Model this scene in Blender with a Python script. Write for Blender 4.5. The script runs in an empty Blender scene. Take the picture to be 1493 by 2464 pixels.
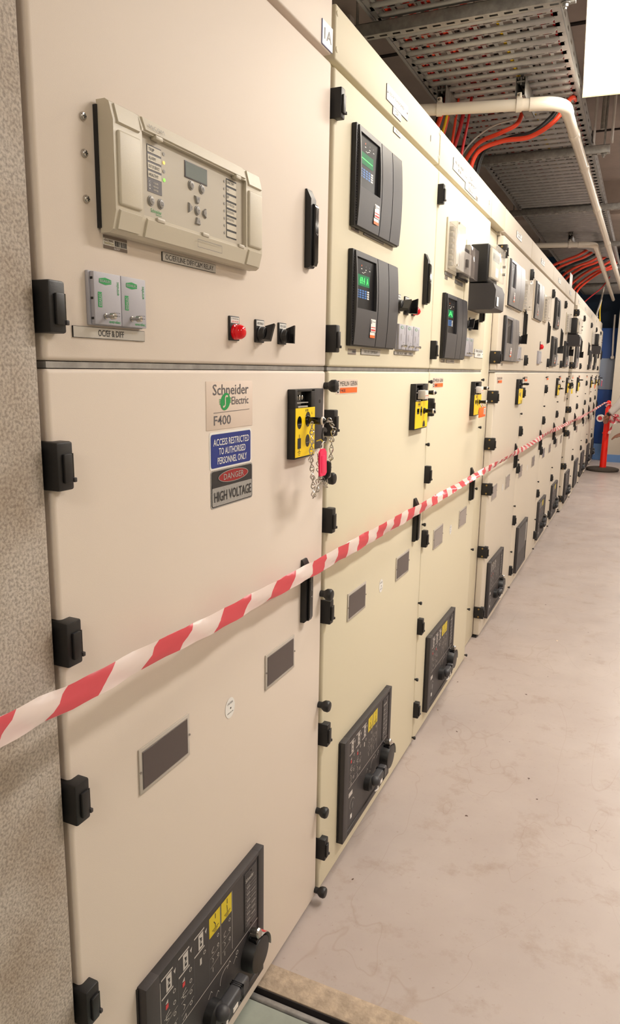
import bpy, bmesh, math, random
from mathutils import Vector, Matrix
random.seed(7)
SC = bpy.context.scene
COL = SC.collection
# ---------------------------------------------------------------- camera, world, lights, exposure
cd = bpy.data.cameras.new('camera'); cam = bpy.data.objects.new('camera', cd); COL.objects.link(cam)
r = Vector((0.90963362, 0.41512072, 0.01553945)); u = Vector((-0.09529074, 0.17210382, 0.98045905)); f = Vector((-0.40433447, 0.89333928, -0.19610858))
cam.matrix_world = Matrix(((r.x, u.x, -f.x, 0.66879), (r.y, u.y, -f.y, 0.0), (r.z, u.z, -f.z, 1.40), (0, 0, 0, 1)))
cd.sensor_fit = 'VERTICAL'; cd.sensor_height = 36.0; cd.sensor_width = 36.0; cd.lens = 25.2509
cd.clip_start = 0.02; cd.clip_end = 100
SC.camera = cam
vs = SC.view_settings
vs.view_transform = 'Standard'; vs.look = 'None'; vs.gamma = 1.0; vs.use_curve_mapping = False
vs.exposure = 0.27
w = bpy.data.worlds.new('world'); SC.world = w; w.use_nodes = True
w.node_tree.nodes['Background'].inputs[0].default_value = (1.0, 0.93, 0.86, 1)
w.node_tree.nodes['Background'].inputs[1].default_value = 0.25
# tubes of the ceiling luminaires: x, y, z, size x, size y, watts (the luminaire bodies are built further down)
TUBES = [(0.49, 3.08, 2.655, 0.24, 1.10, 12.0), (1.30, 2.30, 2.80, 0.20, 1.1, 36.0), (1.25, 5.6, 2.80, 0.24, 1.2, 26.0),  # last one here is out of view, added to light the aisle
         (1.25, 8.4, 2.80, 0.24, 1.2, 44.0), (1.25, 11.2, 2.80, 0.24, 1.2, 34.0), (0.9, -1.6, 2.80, 0.24, 1.2, 16.0),  # first two here are out of view, added to brighten the far aisle
         (2.6, 0.4, 2.80, 0.24, 1.2, 12.0), (2.6, 4.4, 2.80, 0.24, 1.2, 10.0)]  # this pair is added out of view as frontal fill light
for i, (x, y, z, sx, sy, e) in enumerate(TUBES):
    l = bpy.data.lights.new('lamp_light', 'AREA'); l.shape = 'RECTANGLE'; l.size = sx; l.size_y = sy; l.energy = e
    l.color = (1.0, 0.95, 0.905); o = bpy.data.objects.new('lamp_light', l); COL.objects.link(o)
    o.location = (x, y, z - 0.075); o.rotation_euler = (0, 0, math.radians(5) if i == 0 else 0)

# ---------------------------------------------------------------- materials
def lin(c):
    return tuple(((v / 255) / 12.92 if v <= 10.3 else (((v / 255) + 0.055) / 1.055) ** 2.4) for v in c) + (1,)
MAT = {}
def mat(name, c, rough=0.5, metal=0.0, bump=0, bscale=200, var=0, vscale=5, emit=0, alpha=1.0, trans=0.0, spec=0.5, coat=0, c2=None):
    m = bpy.data.materials.new(name); m.use_nodes = True; nt = m.node_tree; b = nt.nodes['Principled BSDF']
    b.inputs['Base Color'].default_value = lin(c); b.inputs['Roughness'].default_value = rough; b.inputs['Metallic'].default_value = metal
    b.inputs['Specular IOR Level'].default_value = spec
    b.inputs['Transmission Weight'].default_value = trans; b.inputs['Alpha'].default_value = alpha; b.inputs['Coat Weight'].default_value = coat
    if emit:
        b.inputs['Emission Color'].default_value = lin(c); b.inputs['Emission Strength'].default_value = emit
    if bump or var:
        tc = nt.nodes.new('ShaderNodeTexCoord')
    if bump:
        n = nt.nodes.new('ShaderNodeTexNoise'); n.inputs['Scale'].default_value = bscale; n.inputs['Detail'].default_value = 3
        bp = nt.nodes.new('ShaderNodeBump'); bp.inputs['Strength'].default_value = bump; bp.inputs['Distance'].default_value = 0.002
        nt.links.new(tc.outputs['Object'], n.inputs['Vector']); nt.links.new(n.outputs['Fac'], bp.inputs['Height']); nt.links.new(bp.outputs['Normal'], b.inputs['Normal'])
    if var:
        n = nt.nodes.new('ShaderNodeTexNoise'); n.inputs['Scale'].default_value = vscale; n.inputs['Detail'].default_value = 8; n.inputs['Roughness'].default_value = 0.65
        rp = nt.nodes.new('ShaderNodeValToRGB'); e = rp.color_ramp.elements
        e[0].position = 0.35; e[1].position = 0.65
        d = c2 or tuple(max(0, v * (1 - var)) for v in c)
        e[0].color = lin(d); e[1].color = lin(c)
        nt.links.new(tc.outputs['Object'], n.inputs['Vector']); nt.links.new(n.outputs['Fac'], rp.inputs['Fac']); nt.links.new(rp.outputs['Color'], b.inputs['Base Color'])
    MAT[name] = m; return m
mat('paint_pink', (222, 209, 197), 0.55, bump=0.07, bscale=700, spec=0.28)
mat('paint_cream', (219, 210, 186), 0.55, bump=0.07, bscale=700, spec=0.28)
mat('paint_grey_cream', (212, 202, 187), 0.55, bump=0.07, bscale=700, spec=0.28)
mat('galvanised', (172, 170, 168), 0.42, 0.6, bump=0.15, bscale=60, var=0.18, vscale=30)
mat('tray_metal', (166, 165, 167), 0.38, 0.6, bump=0.04, bscale=60, var=0.08, vscale=14)
mat('black_plastic', (26, 25, 26), 0.42, bump=0.1, bscale=1200)
mat('black_gloss', (16, 16, 18), 0.12)
mat('display_black', (22, 22, 25), 0.35, spec=0.12)
mat('lens_border', (188, 180, 170), 0.2)
mat('print_light', (196, 190, 184), 0.5)
mat('dark_metal', (58, 54, 55), 0.5, 0.0, bump=0.1, bscale=900)
mat('charcoal', (62, 61, 64), 0.42, bump=0.15, bscale=1500)
mat('silver_plastic', (128, 126, 130), 0.3, 0.35, bump=0.1, bscale=1500)
mat('relay_beige', (203, 194, 176), 0.42, bump=0.15, bscale=1400)
mat('relay_front', (186, 177, 162), 0.4)
mat('button_grey', (150, 146, 142), 0.35)
mat('lcd', (110, 118, 114), 0.35, spec=0.2)
mat('lens_clear', (150, 145, 138), 0.15)
mat('print_dark', (42, 40, 42), 0.5)
mat('print_grey', (96, 92, 96), 0.5)
mat('white_label', (232, 230, 226), 0.4)
mat('silver_label', (190, 186, 180), 0.25, 0.3)
mat('taupe', (120, 106, 96), 0.5)
mat('gold', (170, 160, 105), 0.5)
mat('sticker_pink', (222, 204, 190), 0.45)
mat('logo_green', (20, 150, 75), 0.5)
mat('sign_blue', (26, 48, 130), 0.4)
mat('sign_red', (150, 28, 32), 0.4)
mat('reflective_grey', (178, 174, 170), 0.35, var=0.25, vscale=700)
mat('orange', (255, 106, 24), 0.45)
mat('yellow', (250, 214, 6), 0.4)
mat('yellow_dull', (214, 190, 22), 0.45)
mat('white_plastic', (236, 228, 220), 0.35)
mat('red_lens', (214, 14, 26), 0.15, emit=0.12)
mat('red_print', (206, 60, 62), 0.5)
mat('pink_tag', (250, 42, 96), 0.35, emit=0.0)
mat('steel', (190, 186, 180), 0.22, 1.0)
mat('brass', (176, 150, 96), 0.3, 0.9)
mat('lilac_plastic', (172, 170, 178), 0.45, bump=0.1, bscale=1200)
mat('green_display', (8, 100, 60), 0.4, emit=0.45, spec=0.1)
mat('green_glow', (60, 250, 100), 0.4, emit=0.9)
mat('led_amber', (250, 200, 90), 0.3, emit=0.8)
mat('led_green', (130, 240, 70), 0.3, emit=0.8)
mat('key_blue', (40, 112, 190), 0.4)
mat('window_dark', (72, 62, 60), 0.16)
mat('window_pale', (146, 136, 130), 0.2)
mat('pipe', (226, 216, 202), 0.28)
mat('cable_orange', (226, 66, 36), 0.45)
mat('cable_red', (188, 32, 38), 0.45)
mat('cable_black', (22, 20, 22), 0.5)
mat('cable_yellow', (236, 196, 20), 0.45)
mat('cable_white', (205, 200, 195), 0.45)
mat('ceiling_paint', (205, 192, 186), 0.8, bump=0.2, bscale=200, var=0.06, vscale=4)
mat('duct_grey', (178, 172, 170), 0.5, 0.1)
mat('wall_cream', (205, 195, 180), 0.7)
mat('dark_void', (48, 42, 42), 0.9)
mat('wall_blue', (30, 76, 150), 0.5)
mat('light_blue', (110, 150, 205), 0.5)
mat('panel_grey', (150, 160, 178), 0.5)
mat('steel_blue', (62, 92, 132), 0.5)
mat('bollard', (255, 34, 12), 0.45)
mat('rubber', (74, 66, 58), 0.8)
mat('skin', (150, 104, 84), 0.55)
mat('skin_light', (205, 140, 112), 0.55)
mat('shirt', (214, 208, 204), 0.8)
mat('navy', (22, 26, 42), 0.8)
mat('hair', (30, 24, 22), 0.7)
mat('plate_green', (150, 156, 146), 0.3, bump=0.1, bscale=20, var=0.1, vscale=8)
mat('diffuser', (255, 246, 222), 0.4, emit=3.2)
mat('lum_edge', (250, 232, 180), 0.4, emit=0.9)
mat('rough_concrete', (190, 170, 148), 0.85, bump=1.0, bscale=120, var=0.2, vscale=28)
# clear plastic
m = mat('clear_plastic', (235, 230, 222), 0.06, trans=0.0, alpha=0.28, spec=0.8)
m = mat('clear_tint', (120, 112, 110), 0.08, alpha=0.55, spec=0.8)

def node_mat(name):
    m = bpy.data.materials.new(name); m.use_nodes = True; MAT[name] = m
    return m, m.node_tree, m.node_tree.nodes['Principled BSDF']
# barrier tape, diagonal red and white bands by distance along it
m, nt, b = node_mat('tape')
uv = nt.nodes.new('ShaderNodeUVMap'); sp = nt.nodes.new('ShaderNodeSeparateXYZ'); nt.links.new(uv.outputs[0], sp.inputs[0])
a1 = nt.nodes.new('ShaderNodeMath'); a1.operation = 'MULTIPLY_ADD'; a1.inputs[1].default_value = 0.28
nt.links.new(sp.outputs[1], a1.inputs[0]); nt.links.new(sp.outputs[0], a1.inputs[2])
fr = nt.nodes.new('ShaderNodeMath'); fr.operation = 'FRACT'; nt.links.new(a1.outputs[0], fr.inputs[0])
gt = nt.nodes.new('ShaderNodeMath'); gt.operation = 'GREATER_THAN'; gt.inputs[1].default_value = 0.5; nt.links.new(fr.outputs[0], gt.inputs[0])
mx = nt.nodes.new('ShaderNodeMix'); mx.data_type = 'RGBA'; nt.links.new(gt.outputs[0], mx.inputs[0])
mx.inputs[6].default_value = lin((240, 226, 220)); mx.inputs[7].default_value = lin((222, 90, 100)); nt.links.new(mx.outputs[2], b.inputs['Base Color'])
b.inputs['Roughness'].default_value = 0.25
tl = nt.nodes.new('ShaderNodeBsdfTranslucent'); nt.links.new(mx.outputs[2], tl.inputs[0])
ms = nt.nodes.new('ShaderNodeMixShader'); ms.inputs[0].default_value = 0.35
nt.links.new(b.outputs[0], ms.inputs[1]); nt.links.new(tl.outputs[0], ms.inputs[2]); nt.links.new(ms.outputs[0], nt.nodes['Material Output'].inputs[0])
# concrete wall, speckled
m, nt, b = node_mat('speckled_concrete')
tc = nt.nodes.new('ShaderNodeTexCoord'); n1 = nt.nodes.new('ShaderNodeTexNoise'); n1.inputs['Scale'].default_value = 260; n1.inputs['Detail'].default_value = 4
rp = nt.nodes.new('ShaderNodeValToRGB'); rp.color_ramp.elements[0].position = 0.36; rp.color_ramp.elements[0].color = lin((156, 146, 136)); rp.color_ramp.elements[1].position = 0.6; rp.color_ramp.elements[1].color = lin((196, 186, 175))
n2 = nt.nodes.new('ShaderNodeTexNoise'); n2.inputs['Scale'].default_value = 9; n2.inputs['Detail'].default_value = 6
rp2 = nt.nodes.new('ShaderNodeValToRGB'); rp2.color_ramp.elements[0].position = 0.3; rp2.color_ramp.elements[0].color = lin((226, 217, 207)); rp2.color_ramp.elements[1].position = 0.6; rp2.color_ramp.elements[1].color = (1, 1, 1, 1)
mm = nt.nodes.new('ShaderNodeMix'); mm.data_type = 'RGBA'; mm.blend_type = 'MULTIPLY'; mm.inputs[0].default_value = 1
for nn in (n1, n2): nt.links.new(tc.outputs['Object'], nn.inputs['Vector'])
nt.links.new(n1.outputs[0], rp.inputs[0]); nt.links.new(n2.outputs[0], rp2.inputs[0]); nt.links.new(rp.outputs[0], mm.inputs[6]); nt.links.new(rp2.outputs[0], mm.inputs[7]); nt.links.new(mm.outputs[2], b.inputs['Base Color'])
bp = nt.nodes.new('ShaderNodeBump'); bp.inputs['Strength'].default_value = 0.5; bp.inputs['Distance'].default_value = 0.002; nt.links.new(n1.outputs[0], bp.inputs['Height']); nt.links.new(bp.outputs[0], b.inputs['Normal']); b.inputs['Roughness'].default_value = 0.75
# painted floor: smooth with dirt patches, scuffs and scratches
m, nt, b = node_mat('floor_paint')
tc = nt.nodes.new('ShaderNodeTexCoord')
def noise(sc, det, rough=0.6, dist=0):
    n = nt.nodes.new('ShaderNodeTexNoise'); n.inputs['Scale'].default_value = sc; n.inputs['Detail'].default_value = det; n.inputs['Roughness'].default_value = rough; n.inputs['Distortion'].default_value = dist
    nt.links.new(tc.outputs['Object'], n.inputs['Vector']); return n
def ramp(n, p0, c0, p1, c1):
    q = nt.nodes.new('ShaderNodeValToRGB'); q.color_ramp.elements[0].position = p0; q.color_ramp.elements[0].color = c0; q.color_ramp.elements[1].position = p1; q.color_ramp.elements[1].color = c1
    nt.links.new(n.outputs[0], q.inputs[0]); return q
def mul(a, c, fac=1.0):
    q = nt.nodes.new('ShaderNodeMix'); q.data_type = 'RGBA'; q.blend_type = 'MULTIPLY'; q.inputs[0].default_value = fac
    nt.links.new(a, q.inputs[6]); nt.links.new(c, q.inputs[7]); return q.outputs[2]
W1 = (1, 1, 1, 1)
base = ramp(noise(1.6, 6), 0.35, lin((166, 153, 147)), 0.65, lin((176, 164, 158))).outputs[0]
base = mul(base, ramp(noise(7, 8, 0.7), 0.30, lin((236, 228, 220)), 0.46, W1).outputs[0])
base = mul(base, ramp(noise(60, 5, 0.7), 0.28, lin((232, 224, 216)), 0.38, W1).outputs[0])
base = mul(base, ramp(noise(26, 2, 0.5), 0.235, lin((120, 100, 88)), 0.245, W1).outputs[0])
fk = noise(17, 3, 0.5); q = ramp(fk, 0.765, (0, 0, 0, 1), 0.77, (1, 1, 1, 1)); fm = nt.nodes.new('ShaderNodeMix'); fm.data_type = 'RGBA'; nt.links.new(q.outputs[0], fm.inputs[0]); nt.links.new(base, fm.inputs[6]); fm.inputs[7].default_value = lin((226, 208, 176)); base = fm.outputs[2]
wv = nt.nodes.new('ShaderNodeTexNoise'); wv.inputs['Scale'].default_value = 2.2; wv.inputs['Detail'].default_value = 3; wv.inputs['Distortion'].default_value = 1.2
mp = nt.nodes.new('ShaderNodeMapping'); mp.inputs['Scale'].default_value = (1.0, 0.45, 1); mp.inputs['Rotation'].default_value = (0, 0, 0.9); nt.links.new(tc.outputs['Object'], mp.inputs[0]); nt.links.new(mp.outputs[0], wv.inputs['Vector'])
q = nt.nodes.new('ShaderNodeValToRGB'); el = q.color_ramp.elements; el[0].position = 0.4985; el[0].color = W1; el[1].position = 0.5015; el[1].color = W1
k = el.new(0.5); k.color = lin((246, 242, 238)); nt.links.new(wv.outputs[0], q.inputs[0]); base = mul(base, q.outputs[0])
nt.links.new(base, b.inputs['Base Color']); b.inputs['Specular IOR Level'].default_value = 0.35
rr = ramp(noise(5, 6), 0.3, (0.30, 0.30, 0.30, 1), 0.7, (0.5, 0.5, 0.5, 1)); nt.links.new(rr.outputs[0], b.inputs['Roughness'])
bp = nt.nodes.new('ShaderNodeBump'); bp.inputs['Strength'].default_value = 0.12; bp.inputs['Distance'].default_value = 0.004; nt.links.new(noise(14, 6).outputs[0], bp.inputs['Height']); nt.links.new(bp.outputs[0], b.inputs['Normal'])

# ---------------------------------------------------------------- mesh helpers
TXT = {}
def text_geo(s):
    if s in TXT: return TXT[s]
    c = bpy.data.curves.new('lettering', 'FONT'); c.body = s; c.resolution_u = 2; c.offset = 0.0 if 'M' in s else 0.007; c.align_x = 'LEFT'
    o = bpy.data.objects.new('lettering', c); COL.objects.link(o)
    dg = bpy.context.evaluated_depsgraph_get(); dg.update()
    me = bpy.data.meshes.new_from_object(o.evaluated_get(dg))
    v = [(p.co.x, p.co.y) for p in me.vertices]; fs = [tuple(p.vertices) for p in me.polygons]
    bpy.data.objects.remove(o); bpy.data.curves.remove(c); bpy.data.meshes.remove(me)
    x0 = min(p[0] for p in v); x1 = max(p[0] for p in v); y0 = min(p[1] for p in v); y1 = max(p[1] for p in v)
    v = [((p[0] - x0) / (x1 - x0), (p[1] - y0) / (y1 - y0)) for p in v]
    TXT[s] = (v, fs); return TXT[s]

class G:
    def __init__(s): s.V = []; s.F = []; s.M = []; s.mats = []
    def mi(s, m):
        if m not in s.mats: s.mats.append(m)
        return s.mats.index(m)
    def add(s, vs, fs, m):
        n = len(s.V); k = s.mi(m); s.V += [tuple(v) for v in vs]
        for q in fs: s.F.append(tuple(n + i for i in q)); s.M.append(k)
        return s
    def box(s, x0, x1, y0, y1, z0, z1, m, bev=0, seg=2):
        if x1 < x0: x0, x1 = x1, x0
        if bev <= 0:
            v = [(x, y, z) for x in (x0, x1) for y in (y0, y1) for z in (z0, z1)]
            return s.add(v, [(0, 1, 3, 2), (4, 6, 7, 5), (0, 4, 5, 1), (2, 3, 7, 6), (0, 2, 6, 4), (1, 5, 7, 3)], m)
        bm = bmesh.new(); bmesh.ops.create_cube(bm, size=1)
        for v in bm.verts: v.co = Vector(((x0 + x1) / 2 + v.co.x * (x1 - x0), (y0 + y1) / 2 + v.co.y * (y1 - y0), (z0 + z1) / 2 + v.co.z * (z1 - z0)))
        bmesh.ops.bevel(bm, geom=bm.edges[:], offset=bev, segments=seg, affect='EDGES', profile=0.5)
        return s.bm(bm, m)
    def bm(s, bm, m):
        bm.verts.index_update(); s.add([v.co.copy() for v in bm.verts], [[v.index for v in fc.verts] for fc in bm.faces], m); bm.free(); return s
    def rect(s, x, y0, y1, z0, z1, m):           # printed patch facing +x
        return s.add([(x, y0, z0), (x, y1, z0), (x, y1, z1), (x, y0, z1)], [(0, 1, 2, 3)], m)
    def poly(s, x, pts, m):                       # (y,z) outline facing +x, counter-clockwise seen from +x
        a = sum(pts[i][0] * pts[(i + 1) % len(pts)][1] - pts[(i + 1) % len(pts)][0] * pts[i][1] for i in range(len(pts)))
        if a < 0: pts = pts[::-1]
        return s.add([(x, p[0], p[1]) for p in pts], [tuple(range(len(pts)))], m)
    def line(s, x, pts, wd, m):                   # printed stroke
        for (a, b), (c, d) in zip(pts, pts[1:]):
            L = math.hypot(c - a, d - b) or 1; nx, nz = -(d - b) / L * wd / 2, (c - a) / L * wd / 2
            s.poly(x, [(a + nx, b + nz), (a - nx, b - nz), (c - nx, d - nz), (c + nx, d + nz)], m)
        return s
    def disc(s, x, y, z, ry, rz, m, n=24, a0=0, a1=2 * math.pi):
        return s.poly(x, [(y + ry * math.cos(a0 + (a1 - a0) * i / n), z + rz * math.sin(a0 + (a1 - a0) * i / n)) for i in range(n if a1 - a0 > 6.2 else n + 1)], m)
    def rrect(s, x, y0, y1, z0, z1, rad, m, n=5):
        pts = []
        for cy, cz, a in ((y1 - rad, z1 - rad, 0), (y0 + rad, z1 - rad, 90), (y0 + rad, z0 + rad, 180), (y1 - rad, z0 + rad, 270)):
            for i in range(n + 1):
                t = math.radians(a + 90 * i / n); pts.append((cy + rad * math.cos(t), cz + rad * math.sin(t)))
        return s.poly(x, pts, m)
    def text(s, t, x, y0, y1, z0, z1, m, rot=0):
        v, fs = text_geo(t)
        if rot == 0: vv = [(x, y0 + p[0] * (y1 - y0), z0 + p[1] * (z1 - z0)) for p in v]
        else: vv = [(x, y1 - p[1] * (y1 - y0), z0 + p[0] * (z1 - z0)) for p in v]
        return s.add(vv, fs, m)
    def lathe(s, p, d, prof, m, n=24):            # prof: (distance along d, radius)
        d = Vector(d).normalized(); a = d.orthogonal().normalized(); b2 = d.cross(a); p = Vector(p); vs = []; fs = []
        for t, rr_ in prof:
            for i in range(n):
                an = 2 * math.pi * i / n; vs.append(p + d * t + (a * math.cos(an) + b2 * math.sin(an)) * rr_)
        for j in range(len(prof) - 1):
            for i in range(n):
                k = (i + 1) % n; fs.append((j * n + i, j * n + k, (j + 1) * n + k, (j + 1) * n + i))
        fs.append(tuple(range(n))[::-1]); fs.append(tuple((len(prof) - 1) * n + i for i in range(n)))
        return s.add(vs, fs, m)
    def cyl(s, a, b, r_, m, n=16, r2=None):
        a = Vector(a); b = Vector(b); return s.lathe(a, b - a, [(0, r_), ((b - a).length, r_ if r2 is None else r2)], m, n)
    def ball(s, c, r_, m, n=16, sc=(1, 1, 1)):
        bm = bmesh.new(); bmesh.ops.create_uvsphere(bm, u_segments=n, v_segments=max(6, n // 2), radius=r_)
        for v in bm.verts: v.co = Vector((c[0] + v.co.x * sc[0], c[1] + v.co.y * sc[1], c[2] + v.co.z * sc[2]))
        return s.bm(bm, m)
    def tube(s, pts, r_, m, n=8, closed=False):
        pts = [Vector(p) for p in pts]; N = len(pts); vs = []; fs = []
        up = Vector((0.13, 0.21, 0.97)).normalized(); prev = None
        for i, p in enumerate(pts):
            t = (pts[(i + 1) % N] - pts[i - 1]) if closed else (pts[min(i + 1, N - 1)] - pts[max(i - 1, 0)])
            t.normalize()
            a = (prev - t * prev.dot(t)) if prev is not None else up.cross(t)
            if a.length < 1e-4: a = t.orthogonal()
            a.normalize(); prev = a; b2 = t.cross(a)
            rr_ = r_[i] if isinstance(r_, (list, tuple)) else r_
            for k in range(n): vs.append(p + (a * math.cos(2 * math.pi * k / n) + b2 * math.sin(2 * math.pi * k / n)) * rr_)
        for i in range(N if closed else N - 1):
            j = (i + 1) % N
            for k in range(n): fs.append((i * n + k, i * n + (k + 1) % n, j * n + (k + 1) % n, j * n + k))
        if not closed: fs += [tuple(range(n))[::-1], tuple((N - 1) * n + k for k in range(n))]
        return s.add(vs, fs, m)
    def prism(s, prof, y0, y1, m):                # (x,z) profile swept along y
        n = len(prof); v = [(p[0], y0, p[1]) for p in prof] + [(p[0], y1, p[1]) for p in prof]
        fs = [(i, (i + 1) % n, n + (i + 1) % n, n + i) for i in range(n)] + [tuple(range(n))[::-1], tuple(range(n, 2 * n))]
        s.add(v, fs, m); return s
    def build(s, name, parent=None, loc=None, angle=35):
        me = bpy.data.meshes.new(name); me.from_pydata(s.V, [], s.F)
        for mname in s.mats: me.materials.append(MAT[mname])
        for p, k in zip(me.polygons, s.M): p.material_index = k; p.use_smooth = True
        bm = bmesh.new(); bm.from_mesh(me)
        # recalculate normals only on closed islands
        todo = set(bm.faces)
        while todo:
            st = [todo.pop()]; isl = [st[0]]
            while st:
                fc = st.pop()
                for e in fc.edges:
                    for g in e.link_faces:
                        if g in todo: todo.remove(g); st.append(g); isl.append(g)
            if all(len(e.link_faces) == 2 for fc in isl for e in fc.edges): bmesh.ops.recalc_face_normals(bm, faces=isl)
        bm.to_mesh(me); bm.free()
        me.set_sharp_from_angle(angle=math.radians(angle))
        o = bpy.data.objects.new(name, me); COL.objects.link(o)
        if parent: o.parent = parent
        if loc: o.location = loc
        return o

def tag(o, label=None, cat=None, group=None, kind=None):
    if label: o['label'] = label
    if cat: o['category'] = cat
    if group: o['group'] = group
    if kind: o['kind'] = kind
    return o
def thing(name, label, cat, loc=(0, 0, 0), group=None):
    o = bpy.data.objects.new(name, None); COL.objects.link(o); o.empty_display_size = 0.05; o.location = loc
    return tag(o, label, cat, group)
def copy_tree(o, loc, label, group=None, parent=None):
    c = o.copy(); COL.objects.link(c)
    if parent is None: c.location = loc; c['label'] = label
    else: c.parent = parent
    if group: c['group'] = group
    for ch in list(o.children): copy_tree(ch, None, None, None, c)
    return c
def struct(g, name): return tag(g.build(name), kind='structure')
def arc(cx, cy, r_, a0, a1, n):
    return [(cx + r_ * math.cos(math.radians(a0 + (a1 - a0) * i / n)), cy + r_ * math.sin(math.radians(a0 + (a1 - a0) * i / n))) for i in range(n + 1)]

# ================================================================ THE SETTING
g = G(); g.box(-2.2, 3.2, 1.312, 13.3, -0.1, 0, 'floor_paint'); g.box(-2.2, 3.2, -2.6, 1.2, -0.1, -0.004, 'floor_paint'); struct(g, 'floor')
g = G(); g.box(-0.035, 3.2, 1.243, 1.312, -0.05, 0.0015, 'rough_concrete', 0.002)
struct(g, 'trim_1')
g = G(); g.box(-0.035, 3.2, 1.226, 1.2425, -0.05, -0.03, 'dark_void'); g.box(-0.035, 3.2, 1.2405, 1.2428, -0.03, -0.001, 'dark_void'); struct(g, 'trim_2')
g = G(); g.box(-0.035, 3.2, 1.209, 1.2275, -0.03, 0.0005, 'galvanised', 0.006, 3); struct(g, 'trim_3')
g = G(); g.box(-0.035, 3.2, -2.6, 1.205, -0.004, 0.0, 'plate_green'); struct(g, 'trim_4')
g = G(); g.box(-0.9, 0.0, -2.6, 0.6705, 0, 3.3, 'speckled_concrete', 0.003); struct(g, 'wall_left')
g = G(); g.box(-2.2, -2.15, -2.6, 13.3, 0, 3.3, 'dark_void'); struct(g, 'wall_behind')
g = G(); g.box(-2.2, 3.2, -2.6, 13.3, 3.3, 3.4, 'ceiling_paint')
for yy in (4.62, 6.6, 9.0): g.box(-2.0, 3.2, yy, yy + 0.03, 3.292, 3.301, 'dark_void')
g.box(-2.15, 3.2, 8.3, 8.62, 2.98, 3.3, 'ceiling_paint')
struct(g, 'ceiling')
g = G(); g.box(3.2, 3.25, -2.6, 13.3, 0, 3.3, 'wall_cream'); struct(g, 'wall_right')
g = G(); g.box(-2.2, 3.2, -2.65, -2.6, 0, 3.3, 'wall_cream'); struct(g, 'wall_front')
g = G(); g.box(-2.2, 3.2, 13.2, 13.3, 0, 3.3, 'steel_blue'); struct(g, 'wall_back')
g = G(); g.box(0.245, 3.2, 12.45, 12.62, 0.12, 3.3, 'wall_cream'); struct(g, 'wall_back_pier')
g = G(); g.box(0.247, 3.2, 12.44, 12.45, 0, 0.12, 'light_blue'); struct(g, 'baseboard_back')
for k_ in range(0):
    g = G(); g.box(-2.1, 3.2, 12.7 + 0.12 * k_, 12.76 + 0.12 * k_, 2.18 + 0.12 * k_, 2.25 + 0.12 * k_, 'steel_blue'); struct(g, 'trim_%d' % (5 + k_))
# blue door leaf and cabinet standing at the far end of the aisle
bp_ = thing('steel_locker', 'tall blue steel locker with grey middle panel at the far end of the aisle', 'locker', (0.0, 12.66, 0))
G().box(-0.25, 0.238, 0, 0.45, 0.27, 2.10, 'wall_blue', 0.004).build('body', bp_)
G().box(-0.25, 0.238, -0.012, 0.0, 1.14, 1.63, 'panel_grey', 0.003).build('panel', bp_)
G().box(-0.25, 0.238, 0.0, 0.45, 0.0, 0.265, 'light_blue', 0.004).build('plinth', bp_)
o = G().tube([(0.175, 12.58, 2.30), (0.18, 12.58, 2.0), (0.195, 12.58, 1.64)], 0.014, 'white_plastic', 8).ball((0.195, 12.58, 1.645), 0.03, 'white_plastic').build('wall_strut')
tag(o, 'pale slanting rod leaning in front of the blue locker at the end of the aisle', 'rod')

# ================================================================ SWITCHGEAR CUBICLES
HZ_UP = (1.967, 1.468); HZ_LO = (1.274, 1.038, 0.805, 0.472, 0.140)
def hinge(parent, z, side, big_hinge=False):
    g = G(); h = 0.031
    g.box(-0.033, 0.018, -0.0075 if side or big_hinge else -0.003, 0.020, z - h, z + h, 'black_plastic', 0.003)
    g.box(0.018, 0.0225, 0.000, 0.014, z - 0.021, z + 0.016, 'black_plastic', 0.0012)
    g.box(0.0195, 0.0205, 0.0150, 0.0175, z - 0.018, z + 0.016, 'black_gloss')
    g.box(0.018, 0.0235, 0.0145, 0.0195, z - 0.021, z - 0.015, 'dark_metal', 0.001)
    if side:
        for dz in (0.021, -0.021): g.cyl((-0.008, -0.0070, z + dz), (-0.008, -0.0100, z + dz), 0.0045, 'brass', 10)
    return g.build('hinge', parent)
def door_handle(parent, y, z0, z1):
    g = G(); hw = 0.0125; zc = z1 - 0.036
    prof = [(0, z0), (0.010, z0), (0.014, z0 + 0.004), (0.014, z1 - 0.02), (0.004, z1), (0, z1)]
    g.prism(prof, y - hw, y + hw, 'black_plastic')
    g.prism([(0.012, z0 + 0.003), (0.018, z0 + 0.004), (0.021, z0 + 0.012), (0.021, zc), (0.018, zc + 0.006), (0.012, zc + 0.008)], y - 0.004, y + hw - 0.001, 'black_gloss')
    ring = [(y + 0.004 + 0.0035 * math.cos(t * math.pi / 8), zc - 0.018 + 0.02 * math.sin(t * math.pi / 8)) for t in range(17)]
    g.line(0.0215, ring, 0.0009, 'silver_label')
    g.line(0.0215, [(y + 0.001, zc - 0.05), (y + 0.005, zc - 0.054), (y + 0.008, zc - 0.05)], 0.0012, 'silver_label')
    return g.build('door_handle', parent)
def knob(parent, y, z, big):
    g = G(); s = 1.0 if big else 0.45
    g.lathe((0, y, z), (1, 0, 0), [(-0.03, 0.008 * s), (0.010 * s, 0.008 * s), (0.012 * s, 0.010 * s), (0.018 * s, 0.014 * s), (0.027 * s, 0.0145 * s), (0.031 * s, 0.012 * s), (0.032 * s, 0.009 * s)], 'black_plastic', 24 if big else 12)
    return g.build('locking_knob', parent)
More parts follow.
